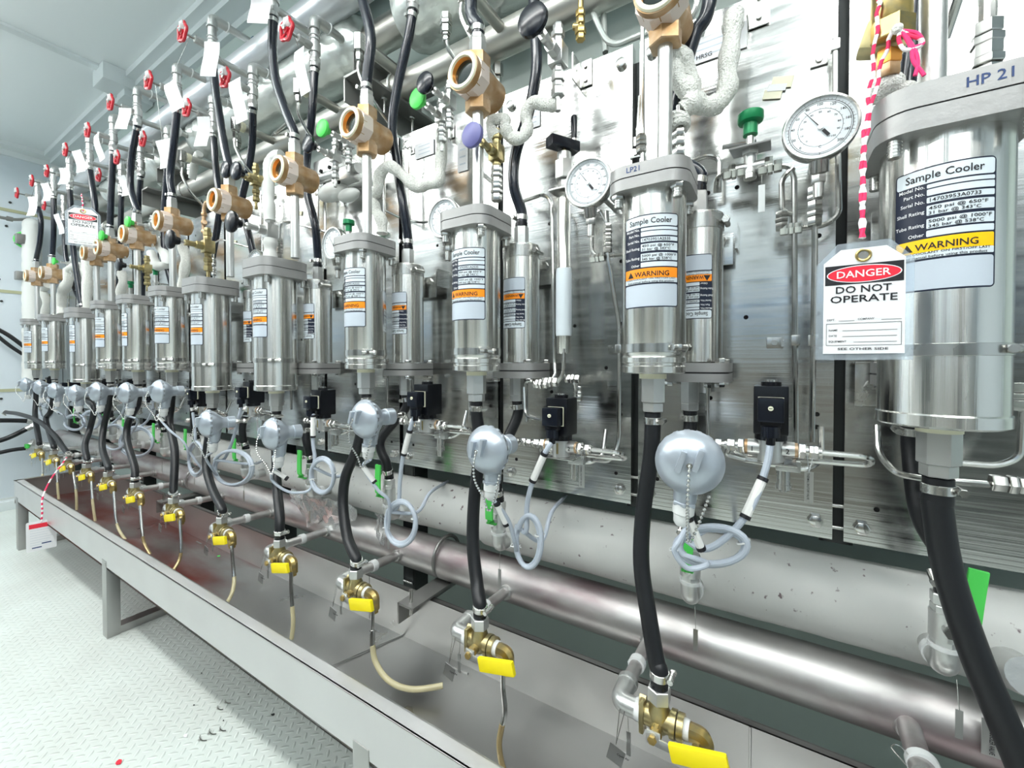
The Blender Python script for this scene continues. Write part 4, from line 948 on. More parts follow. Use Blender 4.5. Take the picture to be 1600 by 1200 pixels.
for k, (px, py, y) in enumerate(((1281, 201, .79), (920, 287, .79), (695, 342, .80), (522, 381, .80), (401, 412, .80))):
    copy_of('gauge', make_gauge, at(px, py, y), 'round white dial thermometer, %s from the right' % NTH[k], 'thermometer', 'dial thermometers')

# ------------------------------------------------------------------ small bore tubing on the panels
def tubing(paths, lab, y0=.89, r=.0045, grp='bent steel tubes on the panels', clips=(), nuts=(), m='steel', name='bent_tube', R=.02):
    pts0 = [at(p[0], p[1], p[2] if len(p) > 2 else y0) for p in paths[0]]; base = pts0[0]; t = thing(name, lab, 'tube', base, grp)
    g = G()
    for pth in paths: g.tube(bend([at(p[0], p[1], p[2] if len(p) > 2 else y0) for p in pth], R), r, m, 10)
    g.build('tube', t, base)
    for (px, py, y, dx) in clips:
        c = at(px, py, y); g = G(); g.box((c.x, c.y+.0, c.z), (.013, .013, .018), 'steel', .002); g.box((c.x+dx*.6, (c.y+PY)/2+.02, c.z), (.004, max(.01, PY-c.y-.012), .018), 'steel'); g.box((c.x+dx, PY-.003, c.z), (.026, .003, .020), 'steel', .001); g.hex((c.x+dx, PY-.004, c.z), (c.x+dx, PY-.009, c.z), .006, 'steel'); g.build('tube_clip', t, base)
    for (px, py, y, d, s_) in nuts:
        c = at(px, py, y); d = V(*d); g = G(); g.hex(c-d*.016*s_, c-d*.004*s_, .0095*s_, 'steel'); g.hex(c-d*.003*s_, c+d*.004*s_, .0105*s_, 'steel'); g.hex(c+d*.005*s_, c+d*.016*s_, .0095*s_, 'steel'); g.build('union', t, base)
    return t
tubing([[(1130, 230, .9), (1180, 222, .88)], [(1208, 262, .86), (1232, 258, .86), (1241, 275, .86), (1243, 700, .86)], [(1238, 335, .86), (1222, 330, .86), (1221, 280, .86), (1240, 262, .86)]], 'long steel tube running straight down between the green knob and the danger tag', clips=((1243, 532, .86, -.03),), nuts=((1221, 345, .86, (0, 0, 1), 1), (1236, 358, .86, (1, 0, 0), 1)))
tubing([[(1272, 255, .82), (1273, 400, .83), (1268, 690, .84)], [(1236, 358, .87), (1290, 352, .88), (1311, 335, .88), (1309, 230, .88), (1296, 190, .9)]], 'steel tube from the largest thermometer down beside the danger tag', clips=((1270, 532, .84, .03),), nuts=((1273, 310, .82, (0, 0, 1), 1.1), (1273, 335, .82, (0, 0, 1), 1.1)))
tubing([[(1118, 300, .9), (1119, 278, .88), (1135, 270, .86), (1150, 268, .85)], [(1195, 262, .85), (1212, 262, .86)], [(1075, 255, .9), (1105, 243, .9), (1124, 248, .9), (1124, 300, .9)]], 'short bent steel tubes on the left of the green knob valve', nuts=((1146, 270, .85, (1, 0, 0), 1.1), (1203, 262, .85, (1, 0, 0), 1.1)))
tubing([[(948, 330, .86), (949, 400, .86), (968, 510, .88), (967, 690, .88), (955, 722, .86), (925, 718, .82)], [(949, 350, .86), (938, 328, .86), (926, 340, .86), (925, 395, .86), (938, 402, .86), (972, 398, .9)]], 'steel tube cranked to the right beside the cooler marked LP21', clips=((967, 545, .88, -.03),), nuts=((949, 362, .86, (0, 0, 1), 1), (949, 383, .86, (0, 0, 1), 1), (934, 403, .86, (1, 0, 0), 1)))
tubing([[(815, 315, .9), (850, 303, .88), (862, 315, .87), (866, 560, .86), (868, 590, .85), (850, 598, .84)]], 'steel tube arching left of the slim filter cylinder', y0=.87)
tubing([[(881, 545, .83), (881, 585, .83), (868, 600, .83), (840, 598, .83)], [(890, 588, .84), (900, 600, .84), (902, 640, .85)], [(820, 605, .85), (821, 650, .84), (845, 655, .82)]], 'steel tube bends and unions under the slim filter cylinder', nuts=((860, 597, .83, (1, 0, 0), 1.1), (845, 600, .83, (1, 0, 0), 1.1), (895, 592, .84, (1, 0, 0), 1), (903, 615, .85, (0, 0, 1), 1)))
tubing([[(1004, 15, .86), (1004, 255, .86)], [(1001, 150, .86), (998, 200, .86)]], 'upright steel tube just left of the standpipe of the cooler marked LP21', clips=((1000, 208, .86, -.03),), nuts=((1002, 225, .86, (0, 0, 1), 1.1),))
tubing([[(1543, -10, .80), (1542, 50, .80)], [(1542, 70, .80), (1542, 125, .80)]], 'thick upright tube with stacked hex unions at the top right corner', r=.009, nuts=((1542, 66, .80, (0, 0, 1), 1.55), (1542, 98, .80, (0, 0, 1), 1.55)))
tubing([[(1500, -10, .84), (1477, 60, .88)]], 'slanted steel tube crossing behind the thick pipe at the top right', r=.006)
tubing([[(1370, 665, .86), (1372, 710, .84), (1400, 740, .80), (1440, 748, .80), (1560, 758, .82), (1610, 765, .82)], [(1485, 722, .86), (1560, 728, .86), (1594, 715, .86), (1598, 640, .86)]], 'steel tube looping round under the widest cooler', nuts=((1580, 757, .82, (1, 0, 0), 1.2), (1598, 620, .86, (0, 0, 1), 1.2)))
tubing([[(775, 245, .80), (776, 310, .80)], [(752, 270, .84), (776, 290, .80)]], 'short tube stack dropping to the lid of the third cooler', r=.005, nuts=((776, 275, .80, (0, 0, 1), 1.3), (776, 300, .80, (0, 0, 1), 1.3)))
tubing([[(437, 405, .84), (438, 350, .84), (450, 346, .84), (520, 365, .86)]], 'thin tube bending from the fifth cooler lid to the fourth thermometer', r=.0035, nuts=((438, 380, .84, (0, 0, 1), 1), (438, 395, .84, (0, 0, 1), 1)))
tubing([[(334, 435, .84), (334, 380, .84), (345, 374, .84), (395, 388, .86)]], 'thin tube bending from the sixth cooler lid to the fifth thermometer', r=.0035, nuts=((334, 410, .84, (0, 0, 1), 1), (334, 425, .84, (0, 0, 1), 1)))
tubing([[(140, 500, .84), (141, 446, .84), (165, 444, .86)], [(107, 480, .84), (108, 455, .84), (130, 452, .84), (132, 480, .86)]], 'thin tubes bending over the far cooler lids', r=.0035)
tubing([[(640, 345, .88), (660, 348, .87), (690, 342, .84)], [(604, 150+180, .9), (625, 340, .88)]], 'thin tube running to the third thermometer', r=.0035)
for k, (px, a, b_, y) in enumerate(((497, 290, 420, .9), (508, 290, 420, .9), (640, 215, 350, .91), (410, 290, 420, .9), (600, 200, 350, .9), (755, 330, 560, .92), (605, 560, 660, .9), (645, 560, 640, .9), (735, 560, 660, .88), (455, 560, 640, .9), (1245+60, 60, 200, .91), (560, 190, 210, .9))):
    tubing([[(px, a, y), (px, b_, y)]], 'straight upright steel tube against the panels, %s' % ['left of the pair before the fifth panel', 'right of the pair before the fifth panel', 'behind the fourth bay hose', 'behind the fifth cooler standpipe', 'right of the fourth sight glass', 'between the third cooler and its rear mate', 'below the fourth cooler, left', 'below the fourth rear cooler', 'below the third cooler, left', 'below the fifth cooler', 'at the panel joint above the largest thermometer', 'tiny one beside the fourth sight glass'][k], r=.0045, clips=((px, a+12, y, -.02),))

# slim filter cylinder with handle valve
c = at(881, 400, .84); b = V(c.x, .84, c.z)
t = thing('filter_cylinder', 'slim polished filter cylinder with white sleeve and black T handle', 'filter', at(881, 553, .84), None); bb = at(881, 553, .84)
def zz(py): return at(881, py, .84).z
g = G(); g.lathe((b.x, .84, zz(553)), Z, [(0, .013), (.003, .015), (zz(403)-zz(553), .015), (zz(402)-zz(553), .0142), (zz(312)-zz(553), .0142), (zz(308)-zz(553), .012)], 'shell', 32); g.build('cylinder', t, bb)
g = G(); g.lathe((b.x, .84, zz(525)), Z, [(0, .0162), (.006, .0172), (zz(425)-zz(525)-.006, .0172), (zz(420)-zz(525), .0160)], 'field', 28); g.build('white_sleeve', t, bb)
g = G(); g.box((b.x, .86, zz(300)), (.05, .09, .004), 'steel', .001); g.hex((b.x, .84, zz(298)), (b.x, .84, zz(282)), .013, 'galv'); g.hex((b.x, .84, zz(281)), (b.x, .84, zz(252)), .020, 'galv', .3); g.cyl((b.x, .84, zz(252)), (b.x, .84, zz(240)), .015, 'galv'); g.cyl((b.x, .84, zz(240)), (b.x, .84, zz(236)), .006, 'brass'); g.build('valve_bonnet', t, bb)
g = G(); g.box((b.x, .835, zz(228)), (.026, .072, .022), 'knob', .002, Matrix.Rotation(math.radians(-30), 3, 'Z')); q = V(b.x+.014, .862, zz(222)); g.cyl(q, q+Z*.012, .007, 'steel'); g.lathe(q+Z*.012, Z, [(0, .0062), (.046, .0078), (.05, .006)], 'knob', 18); g.build('t_handle', t, bb)
# green knob valve
c = at(1172, 262, .85); t = thing('needle_valve', 'needle valve with emerald green knob on a square steel plate', 'valve', c, None)
g = G(); g.cyl(c-X*.022, c+X*.022, .0095, 'galv'); g.hex(c-X*.034, c-X*.022, .0115, 'steel'); g.hex(c+X*.022, c+X*.034, .0115, 'steel'); g.cyl(c-Z*.012, c+Z*.035, .010, 'galv'); g.hex(c+Z*.022, c+Z*.036, .0135, 'galv'); g.cyl(c-Z*.02, c-Z*.01, .010, 'steel'); g.build('valve_body', t, c)
g = G(); g.box(c+V(0, 0, .040)+V(0, .02, 0), (.062, .10, .003), 'cast', .0008, Matrix.Rotation(.25, 3, 'X')); g.build('plate', t, c)
g = G(); g.cyl(c+Z*.040, c+Z*.056, .006, 'steel'); g.lathe(c+Z*.056, Z, [(0, .0115), (.020, .0115), (.022, .019), (.025, .0205), (.036, .0205), (.038, .019)], 'dgreen', 28); g.build('knob', t, c)
g = G(); p = at(1190, 310, .84); g.cyl(p+Z*.012, c+X*.018, .0007, 'steel', seg=6); g.box(p, (.010, .001, .046), 'metaltag'); g.build('metal_tag', t, c)

# round black knob needle valves
def make_knobv(m, block, scale=1.0):
    def f():
        r = bpy.data.objects.new('knob_valve', None); COL.objects.link(r); s_ = scale
        g = G(); g.box((0, 0, 0), (.026*s_, .026*s_, .034*s_), block, .003); g.hex((0, -.012*s_, 0), (0, -.030*s_, 0), .011*s_, block); g.cyl((0, -.03*s_, 0), (0, -.045*s_, 0), .007*s_, block); g.hex((0, -.045*s_, 0), (0, -.055*s_, 0), .0085*s_, block); g.build('valve_body', r)
        g = G(); g.cyl((0, -.055*s_, 0), (0, -.072*s_, 0), .0035*s_, 'steel', seg=10); g.lathe((0, -.066*s_, 0), -Y, [(0, .009*s_), (.012*s_, .012*s_), (.014*s_, .022*s_), (.018*s_, .0245*s_), (.024*s_, .0238*s_), (.027*s_, .018*s_)], m, 30); g.build('knob', r)
        g = G()
        for z0, z1, rr in ((.017, .03, .009), (.03, .04, .0115), (.04, .052, .0085)): g.hex((0, 0, z0*s_), (0, 0, z1*s_), rr*s_, block)
        g.build('upper_fittings', r); g = G()
        for z0, z1, rr in ((-.017, -.028, .009), (-.03, -.042, .0115), (-.043, -.052, .0095), (-.053, -.066, .0115), (-.066, -.09, .005)): g.hex((0, 0, z0*s_), (0, 0, z1*s_), rr*s_, block)
        g.cyl((0, 0, -.017*s_), (0, 0, -.07*s_), .005*s_, block); g.build('lower_fittings', r)
        return r
    return f
KV = [((776, 240), .80, 'violet', 'olive', 1.0, 'needle valve with violet blue round knob on brass fittings above the third cooler'),
      ((872, 88), .82, 'knob', 'galv', 1.0, 'needle valve with glossy black knob in front of the long curved hose at the top'),
      ((702, 160), .84, 'knob', 'galv', .8, 'needle valve with grey topped black knob beside the third sight glass'),
      ((690, 182), .86, 'green', 'galv', .8, 'needle valve with green painted knob beside the dark angle bracket'),
      ((545, 222), .84, 'green', 'galv', .8, 'needle valve with green knob left of the fourth sight glass'),
      ((524, 245), .82, 'knob', 'galv', .8, 'needle valve with black knob half wrapped in white tape below a green one'),
      ((419, 285), .82, 'knob', 'olive', .95, 'needle valve with black knob, right one of the pair at the fifth bay'),
      ((400, 282), .82, 'knob', 'olive', .9, 'needle valve with black knob, left one of the pair at the fifth bay'),
      ((422, 362), .80, 'blackp', 'galv', 1.1, 'needle valve with big black knob in front of the crossing hoses'),
      ((325, 386), .78, 'blackp', 'olive', 1.1, 'brass needle valve with black knob above the sixth and seventh coolers'),
      ((230, 420), .78, 'blackp', 'olive', .9, 'brass needle valve with small black knob above the eighth cooler lid'),
      ((238, 355), .80, 'green', 'galv', .8, 'needle valve with green and black knob behind the seventh sight glass'),
      ((195, 375), .80, 'green', 'galv', .8, 'needle valve with green and black knob behind the eighth sight glass'),
      ((112, 412), .80, 'green', 'galv', .7, 'needle valve with green knob at the far cluster of white sleeves')]
M['violet'] = mat('violet_blue_plastic', (.13, .13, .32), .4)
for k_, (p, y, m, bl, s_, lab) in enumerate(KV):
    c = at(p[0], p[1], y); r = make_knobv(m, bl, s_*(1.05 if k_ == 0 else 1.28))(); r.location = c; tag(r, lab, 'valve', 'round knob needle valves')
for k, p in enumerate(((327, 455), (243, 430), (204, 450), (545, 362))):   # small green knobs beyond the lids
    c = at(p[0], p[1], .87); g = G(); g.lathe(c, Z, [(0, .010), (.02, .010), (.022, .018), (.034, .018), (.036, .016)], 'dgreen', 22); t = thing('needle_valve', 'small dark green knob showing %s' % ['behind the sixth cooler lid', 'beyond the seventh cooler lid', 'beyond the eighth cooler lid', 'behind the fourth thermometer'][k], 'valve', c, 'small green knob valves'); g.build('knob', t, c)
    g = G(); g.cyl(c-Z*.05, c, .008, 'galv'); g.cyl(c-X*.02-Z*.04, c+X*.02-Z*.04, .008, 'galv'); g.cyl(c-Z*.04, V(c.x, PY, c.z-.04), .004, 'steel', seg=8); g.build('valve_body', t, c)
# copper coloured pipework at the sixth bay and brass stub valve at the top
g = G(); g.tube(bend([at(318, 365, .80), at(319, 325, .80), at(322, 315, .80), at(330, 317, .82)], .02), .0065, 'bronze', 12)
for py in (335, 348, 362): q = at(319, py, .80); g.hex(q-Z*.006, q+Z*.006, .011, 'bronze')
q = at(319, 350, .80); g.cyl(q, q+X*.03-Y*.01, .008, 'bronze'); g.cyl(at(319, 360, .80), at(325, 410, .78), .006, 'bronze'); q = at(325, 410, .78); g.hex(q-Z*.02, q+Z*.02, .010, 'bronze'); g.cyl(q-Z*.05, q, .006, 'bronze')
single('brass_pipework', g, 'tarnished brass elbow and fittings left of the sixth sight glass', 'pipe')
g = G(); a = at(908, -8, .84); b_ = at(906, 55, .84); g.cyl(a, b_, .006, 'brass'); 
for py, rr in ((20, .010), (32, .009), (48, .012), (57, .010)): q = at(907, py, .84); g.hex(q-Z*.008, q+Z*.006, rr, 'brass')
q = at(897, 42, .84); g.cyl(q, at(907, 42, .84), .007, 'brass'); single('brass_fitting', g, 'brass check fitting hanging at the top edge right of the black glossy knob', 'fitting')
t = thing('needle_valve', 'brass needle valve with twine tied round it at the top right', 'valve', at(1390, 60, .72), None); bb = at(1390, 60, .72)
g = G(); q = at(1393, 8, .72); g.lathe(q-Z*.03, Z, [(0, .016), (.01, .021), (.05, .021), (.08, .018)], 'brass', 22); g.hex(at(1391, 52, .72)-Z*.012, at(1391, 52, .72)+Z*.012, .024, 'brass', .2); g.box(at(1382, 62, .73), (.05, .03, .035), 'olive', .006, Matrix.Rotation(.3, 3, 'Y')); g.build('valve_body', t, bb)
g = G(); g.hex(at(1388, 92, .73)-Z*.010, at(1388, 92, .73)+Z*.010, .014, 'copper'); g.hex(at(1387, 110, .73)-Z*.010, at(1387, 110, .73)+Z*.006, .013, 'bronze'); g.cyl(at(1387, 140, .74), at(1387, 70, .73), .009, 'bronze'); g.build('fittings', t, bb)
g = G(); g.ball(at(1385, 135, .74), .018, 'rope', 14, (1.1, 1, .9)); g.ball(at(1405, 143, .745), .015, 'rope', 14, (1.3, 1, .7)); g.ball(at(1378, 148, .75), .015, 'rope', 14, (1.2, 1, .7)); g.build('wrapping', t, bb)

# ------------------------------------------------------------------ white woven sleeves
def sleeve(pts, r, lab, m='rope', flat=None, knot=None):
    sp = spline([at(*p) for p in pts], 7); rn = random.Random(len(pts)*7+int(pts[0][0])); n = len(sp); wv = [1+.10*math.sin(k*.7)+rn.uniform(-.05, .05) for k in range(n+1)]
    g = G(); g.tube(sp, lambda t: r*1.2*wv[int(t*(n-1))], m, 14)
    if knot:
        c = at(*knot); 
        for k in range(3): g.torus(c+Z*.007*(k-1), V(.3*(k-1), .2, 1), .014, .0065, m, 18, 8)
    single('insulating_sleeve', g, lab, 'insulation sleeve', 'white insulating sleeves')
sleeve([(1147, 22, .86), (1143, 60, .85), (1137, 105, .84), (1136, 140, .83), (1120, 162, .82), (1098, 165, .81), (1082, 152, .80), (1078, 128, .80), (1068, 95, .79), (1056, 84, .78), (1050, 100, .78), (1058, 125, .78), (1075, 140, .78), (1080, 160, .78), (1068, 172, .78)], .0135, 'white woven sleeve knotted right of the standpipe of the cooler marked LP21', knot=(1060, 193, .78))
g = G(); q = [at(1062, 165, .78), at(1060, 245, .78)]; g.cyl(q[1], q[0], .006, 'steel')
for py in (208, 222, 238): c = at(1060, py, .78); g.hex(c-Z*.006, c+Z*.006, .0115, 'steel')
single('tube_union', g, 'stack of steel unions under the knotted woven sleeve', 'fitting')
sleeve([(873, 162, .83), (855, 165, .83), (833, 160, .82), (822, 178, .82), (824, 200, .82), (815, 215, .81), (798, 214, .81), (790, 200, .80), (788, 188, .80), (772, 188, .80), (768, 200, .80), (776, 215, .80)], .011, 'white woven sleeve curling from the top brass valve behind the long curved hose')
sleeve([(690, 205, .88), (690, 230, .87), (688, 262, .87), (684, 284, .86), (665, 288, .85), (652, 293, .84), (630, 275, .82), (609, 260, .80), (594, 272, .80), (590, 295, .80), (582, 310, .80), (588, 330, .80), (596, 345, .80), (597, 365, .80)], .0125, 'white sleeve strung from the third bay down to the lid of the fourth cooler')
sleeve([(440, 243, .84), (425, 248, .83), (420, 270, .82), (419, 300, .81), (420, 320, .80), (422, 345, .80)], .016, 'thick white sleeve rising beside the fifth sight glass', 'lag')
sleeve([(423, 372, .80), (422, 390, .80), (423, 408, .80)], .017, 'short thick white sleeve standing on the fifth cooler lid', 'lag')
sleeve([(285, 385, .80), (290, 405, .80), (287, 430, .80), (283, 455, .80), (280, 468, .80)], .015, 'white sleeve between the sixth and seventh standpipes', 'rope')
sleeve([(190, 425, .80), (192, 440, .80), (188, 460, .80), (190, 478, .80)], .016, 'white sleeve beside the eighth standpipe', 'rope')
sleeve([(245, 345, .84), (240, 370, .84), (250, 385, .84), (262, 410, .84), (245, 415, .84), (236, 395, .84)], .018, 'bulky white wrapping behind the seventh standpipe', 'lag')
sleeve([(136, 400, .80), (137, 430, .80), (136, 460, .80), (135, 488, .80)], .020, 'tall thick white wrapped tube beside the tenth standpipe', 'rope')
sleeve([(105, 425, .80), (118, 415, .80), (130, 420, .80), (134, 435, .81)], .018, 'white wrapped bend in the far cluster', 'rope')
sleeve([(108, 420, .80), (106, 440, .80), (98, 455, .80), (95, 475, .80), (97, 492, .80)], .022, 'thick white wrapped tube dropping in the far cluster', 'rope')
sleeve([(75, 445, .80), (68, 455, .80), (72, 470, .80), (70, 490, .80)], .018, 'white sleeve between the two farthest standpipes', 'rope')
sleeve([(312, 240, .86), (305, 250, .86), (300, 280, .86)], .012, 'short white wrapped tube left of the lower pipes', 'lag')
# wrapped manifold block behind the fourth bay
t = thing('manifold_block', 'steel manifold block in white wrapping left of the fourth standpipe', 'manifold', at(525, 265, .87)); bb = at(525, 265, .87)
g = G(); g.box(at(515, 262, .88), (.12, .04, .05), 'galv', .006); g.box(at(540, 275, .87), (.09, .04, .04), 'galv', .006); g.cyl(at(498, 280, .87), at(560, 262, .87), .016, 'galv'); g.build('block', t, bb)
g = G()
for p in ((503, 268), (516, 262), (530, 285)): c = at(p[0], p[1], .855); g = G(); g.cyl(c, c-Y*.006, .006, 'hole', seg=12); g.build('port_hole', t, bb)
g = G(); g.ball(at(520, 300, .88), .045, 'lag', 18, (1.6, .6, .7)); g.ball(at(545, 305, .88), .035, 'lag', 16, (1.4, .6, .6)); g.build('wrapping', t, bb)

# ------------------------------------------------------------------ brackets and plates on the panels
def clipplate(px, py, lab, w_=.03, h_=.06):
    c = at(px, py, PY-.004); g = G(); g.box(c, (w_, .003, h_), 'steel', .0012); g.box(c+V(-w_*.5, -.02, 0), (.003, .045, h_), 'steel', .001)
    for z in (-h_*.27, h_*.27): g.cyl(c+V(0, -.002, z), c+V(0, -.006, z), .0048, 'steel', seg=14)
    single('bracket_plate', g, lab, 'bracket', 'small screwed bracket plates', c)
clipplate(915, 115, 'small two screw bracket plate at the top edge of the second panel'); clipplate(1186, 12, 'small two screw bracket plate at the top edge of the nearest full panel', .035, .07)
for k, (px, py) in enumerate(((388, 325), (545, 235), (705, 205))): clipplate(px, py, 'small screwed bracket plate, %s' % ['near the fifth knob valves', 'by the wrapped manifold', 'behind the third bay sleeve'][k], .02, .04)
for k, (px, py, w_, h_) in enumerate(((663, 233, .075, .045), (723, 245, .035, .08), (830, 185, .05, .05), (1105, 75, .14, .05), (458, 330+20, .04, .09))):
    c = at(px, py, PY-.003); g = G(); g.box(c, (w_, .0015, h_), 'paper'); 
    for q in range(3): g.box(c+V(0, -.0009, h_*(.25-.25*q)), (w_*.6, .0003, h_*.05), 'blank')
    if k == 3: g.text('HRSG', c+V(-.02, -.001, -.018), X, Z, .012, 'ink')
    single('name_strip', g, 'pale engraved strip on the panels, %s' % ['left of the third bay sleeve', 'upright one behind the violet knob', 'behind the curved hose', 'reading HRSG beside the knotted sleeve', 'upright one behind the fifth standpipe'][k], 'sign', 'engraved strips on the panels', c)
c = at(1222, 128, PY-.003); g = G(); R_ = Matrix.Rotation(.25, 3, 'Y'); g.box(c, (.034, .001, .02), 'nylon', 0, R_); g.box(c+V(-.015, 0, -.018), (.03, .001, .016), 'nylon', 0, R_); g.box(c+V(-.008, -.001, -.008), (.03, .0008, .012), 'paper', 0, R_)
single('tape_scrap', g, 'torn yellowed tape scrap on the panel above the green knob', 'tape', base=c)
for k, (px, py) in enumerate(((468, 333), (1338+0, 0), (366, 378), (572, 300))):
    if py == 0: continue
    c = at(px, py, PY-.003); g = G(); g.box(c, (.03, .001, .016), 'nylon', 0, R_); single('tape_scrap', g, 'yellowed tape scrap on the panels, %s' % ['right of the fifth thermometer tube', '', 'behind the sixth standpipe', 'beside the fourth standpipe'][k], 'tape', base=c)
# side brackets under the front coolers
for k, (px, py) in enumerate(((1092, 585), (1362, 600))):
    c = at(px, py, .91); g = G(); g.box(c, (.045, .004, .075), 'steel', .003); g.box(c+V(0, .01, .035), (.045, .03, .004), 'steel', .001); g.hex(c+V(.0, -.003, -.005), c+V(0, -.010, -.005), .012, 'steel'); g.box(c+V(0, .02, -.01), (.03, .03, .03), 'steel')
    single('cooler_bracket', g, 'rounded steel lug with hex bolt, %s' % ['below the rear cooler beside LP21', 'behind the widest cooler'][k], 'bracket', 'cooler lugs on the panels', c)

# ------------------------------------------------------------------ DANGER tags
def danger(c, u, wd, lab, twine, grommet=True, lam=True):
    """c: centre of the card, u: direction of its width, wd: card width"""
    c = Vector(c); u = Vector(u).normalized(); n_ = u.cross(Z)  # towards the viewer side
    H_ = wd*1.66; t = thing('danger_tag', lab, 'tag', c, None); h = H_/2; w2 = wd/2; cut = wd*.2
    def P2(m): return [(-w2-m, -h-m), (w2+m, -h-m), (w2+m, h-cut-m*.2), (w2-cut*1.1+m*.4, h+m), (-w2+cut*1.1-m*.4, h+m), (-w2-m, h-cut-m*.2)]
    g = G(); g.prism(P2(0), c, u, Z, .0006, 'paper', False)
    f = c+n_*.0007; S = wd
    g.prism([(-w2*.96, h*.33), (w2*.96, h*.33), (w2*.96, h*.70), (-w2*.96, h*.70)], f, u, Z, .0002, 'ink', False)
    el = lambda a, b_: [(a*math.cos(2*math.pi*k/40), h*.515+b_*math.sin(2*math.pi*k/40)) for k in range(40)]
    g.prism(el(w2*.92, h*.165), f, u, Z, .0004, 'paper', False); g.prism(el(w2*.89, h*.148), f, u, Z, .0006, 'tagred', False)
    g.text('DANGER', f+Z*h*.455, u, Z, S*.155, 'paper', .0009, 'C', width=wd*.66)
    g.text('DO NOT', f+Z*h*.165, u, Z, S*.155, 'ink', .0004, 'C', width=wd*.68); g.text('OPERATE', f-Z*h*.015, u, Z, S*.155, 'ink', .0004, 'C', width=wd*.82)
    g.text('DEPT.', f+Z*-h*.36-u*w2*.9, u, Z, S*.042, 'ink', .0003); g.text('COMPANY', f+Z*-h*.36-u*w2*.12, u, Z, S*.042, 'ink', .0003)
    def line(x0_, x1_, z_): g.prism([(x0_*w2, z_*h), (x1_*w2, z_*h), (x1_*w2, z_*h+S*.004), (x0_*w2, z_*h+S*.004)], f, u, Z, .0003, 'ink', False)
    line(-.6, -.2, -.37); line(.45, .92, -.37); line(-.92, .92, -.42); line(-.92, .92, -.84)
    for x_ in (-.92, .915): g.prism([(x_*w2, -.84*h), (x_*w2+S*.004, -.84*h), (x_*w2+S*.004, -.42*h), (x_*w2, -.42*h)], f, u, Z, .0003, 'ink', False)
    for s_, z_, x_ in (('NAME', -.56, -.5), ('DATE', -.67, -.5), ('EQUIPMENT', -.78, -.22)): g.text(s_, f+Z*z_*h-u*w2*.85, u, Z, S*.042, 'ink', .0003); line(x_, .82, z_)
    g.text('SEE OTHER SIDE', f-Z*h*.93, u, Z, S*.052, 'ink', .0003, 'C', width=wd*.62)
    g.build('card', t, c)
    if grommet:
        g = G(); g.torus(c+Z*h*.86+n_*.001, n_, wd*.085, wd*.022, 'brass', 24, 8); g.cyl(c+Z*h*.86, c+Z*h*.86+n_*.0012, wd*.065, 'dkst', seg=20); g.build('grommet', t, c)
    if lam:
        g = G(); g.prism(P2(wd*.10), c-n_*.0012, u, Z, .0008, 'lam', False); g.build('laminate', t, c)
    g = G()
    for j, tw in enumerate(twine):
        sp = spline(tw, 6); tw_ = [p+V(math.cos(k*1.7+j*3), math.sin(k*1.7+j*3), 0)*.0016 for k, p in enumerate(sp)]
        g.tube(tw_, .0022*(wd/.074)**.5, 'twine', 8)
    g.build('twine', t, c)
    return t
c = at(1348, 470, .63)
danger(c, X, .0735, 'nearest DANGER DO NOT OPERATE tag in clear laminate before the widest cooler', [[at(1347, 372, .63), at(1347, 300, .65), at(1350, 220, .68), at(1362, 120, .70), at(1372, 20, .70), at(1375, -10, .71)], [at(1348, 372, .63), at(1349, 300, .65), at(1352, 220, .68), at(1375, 110, .70), at(1398, 40, .70), at(1412, 0, .71)]])
g = G()
g.tube(spline([at(1402, 45, .69), at(1420, 55, .69), at(1440, 62, .69), at(1438, 72, .69), at(1415, 78, .69), at(1405, 65, .69), at(1405, 52, .69)], 6), .0022, 'twine', 8)
g.tube(spline([at(1410, 50, .69), at(1424, 75, .69), at(1427, 95, .69), at(1440, 112, .69), at(1444, 118, .69)], 6), .0022, 'pink', 8)
g.tube(spline([at(1412, 50, .69), at(1430, 80, .69), at(1434, 100, .69), at(1430, 118, .69)], 6), .0022, 'pink', 8)
g.tube(spline([at(1406, 48, .69), at(1432, 52, .692), at(1442, 68, .69), at(1425, 75, .69)], 6), .0022, 'pink', 8)
g.ball(at(1402, 45, .69), .006, 'rope', 10)
single('pink_bow', g, 'pink and white twine bow tied on the top right brass valve', 'string')
c = at(130, 354, .66); d = V(-c.x, -c.y, 0); u_ = V(-d.y, d.x, 0); u_ = -u_ if u_.x < 0 else u_; u_ = (u_.normalized()+X*.2).normalized()
danger(c, u_, .105, 'small distant DANGER DO NOT OPERATE tag among the upper hoses at the left', [[c+Z*.075, at(129, 315, .66), at(127, 303, .68)]])
# red headed tag low on the left
c = at(65, 836, .50); d = V(-c.x, -c.y, 0); u_ = V(d.y, -d.x, 0); u_ = -u_ if u_.x < 0 else u_; u_.normalize(); n_ = u_.cross(Z)
t = thing('hanging_tag', 'white tag with red heading hanging before the tray at the far left', 'tag', c, None)
g = G(); g.prism(rrpoly(.094, .135, .006), c, u_, Z, .0008, 'paper', False); f = c+n_*.0009
g.prism([(-.038, .036), (.038, .036), (.038, .056), (-.038, .056)], f, u_, Z, .0003, 'tagred', False)
for k in range(7): g.prism([(-.035, .025-.011*k), (.035-.008*(k % 3), .025-.011*k), (.035-.008*(k % 3), .0262-.011*k), (-.035, .0262-.011*k)], f, u_, Z, .0002, 'blank', False)
g.prism([(-.03, -.055), (.0, -.055), (.0, -.050), (-.03, -.050)], f, u_, Z, .0002, 'blueink', False); g.prism([(.0, -.040), (.03, -.040), (.03, -.035), (.0, -.035)], f, u_, Z, .0002, 'blueink', False); g.build('card', t, c)
g = G(); g.tube(spline([c+Z*.06, at(66, 800, .502), at(67, 776, .508), at(80, 748, .58), at(95, 728, .64), at(104, 715, .67)], 6), .0034, 'twine', 8); g.build('twine', t, c)

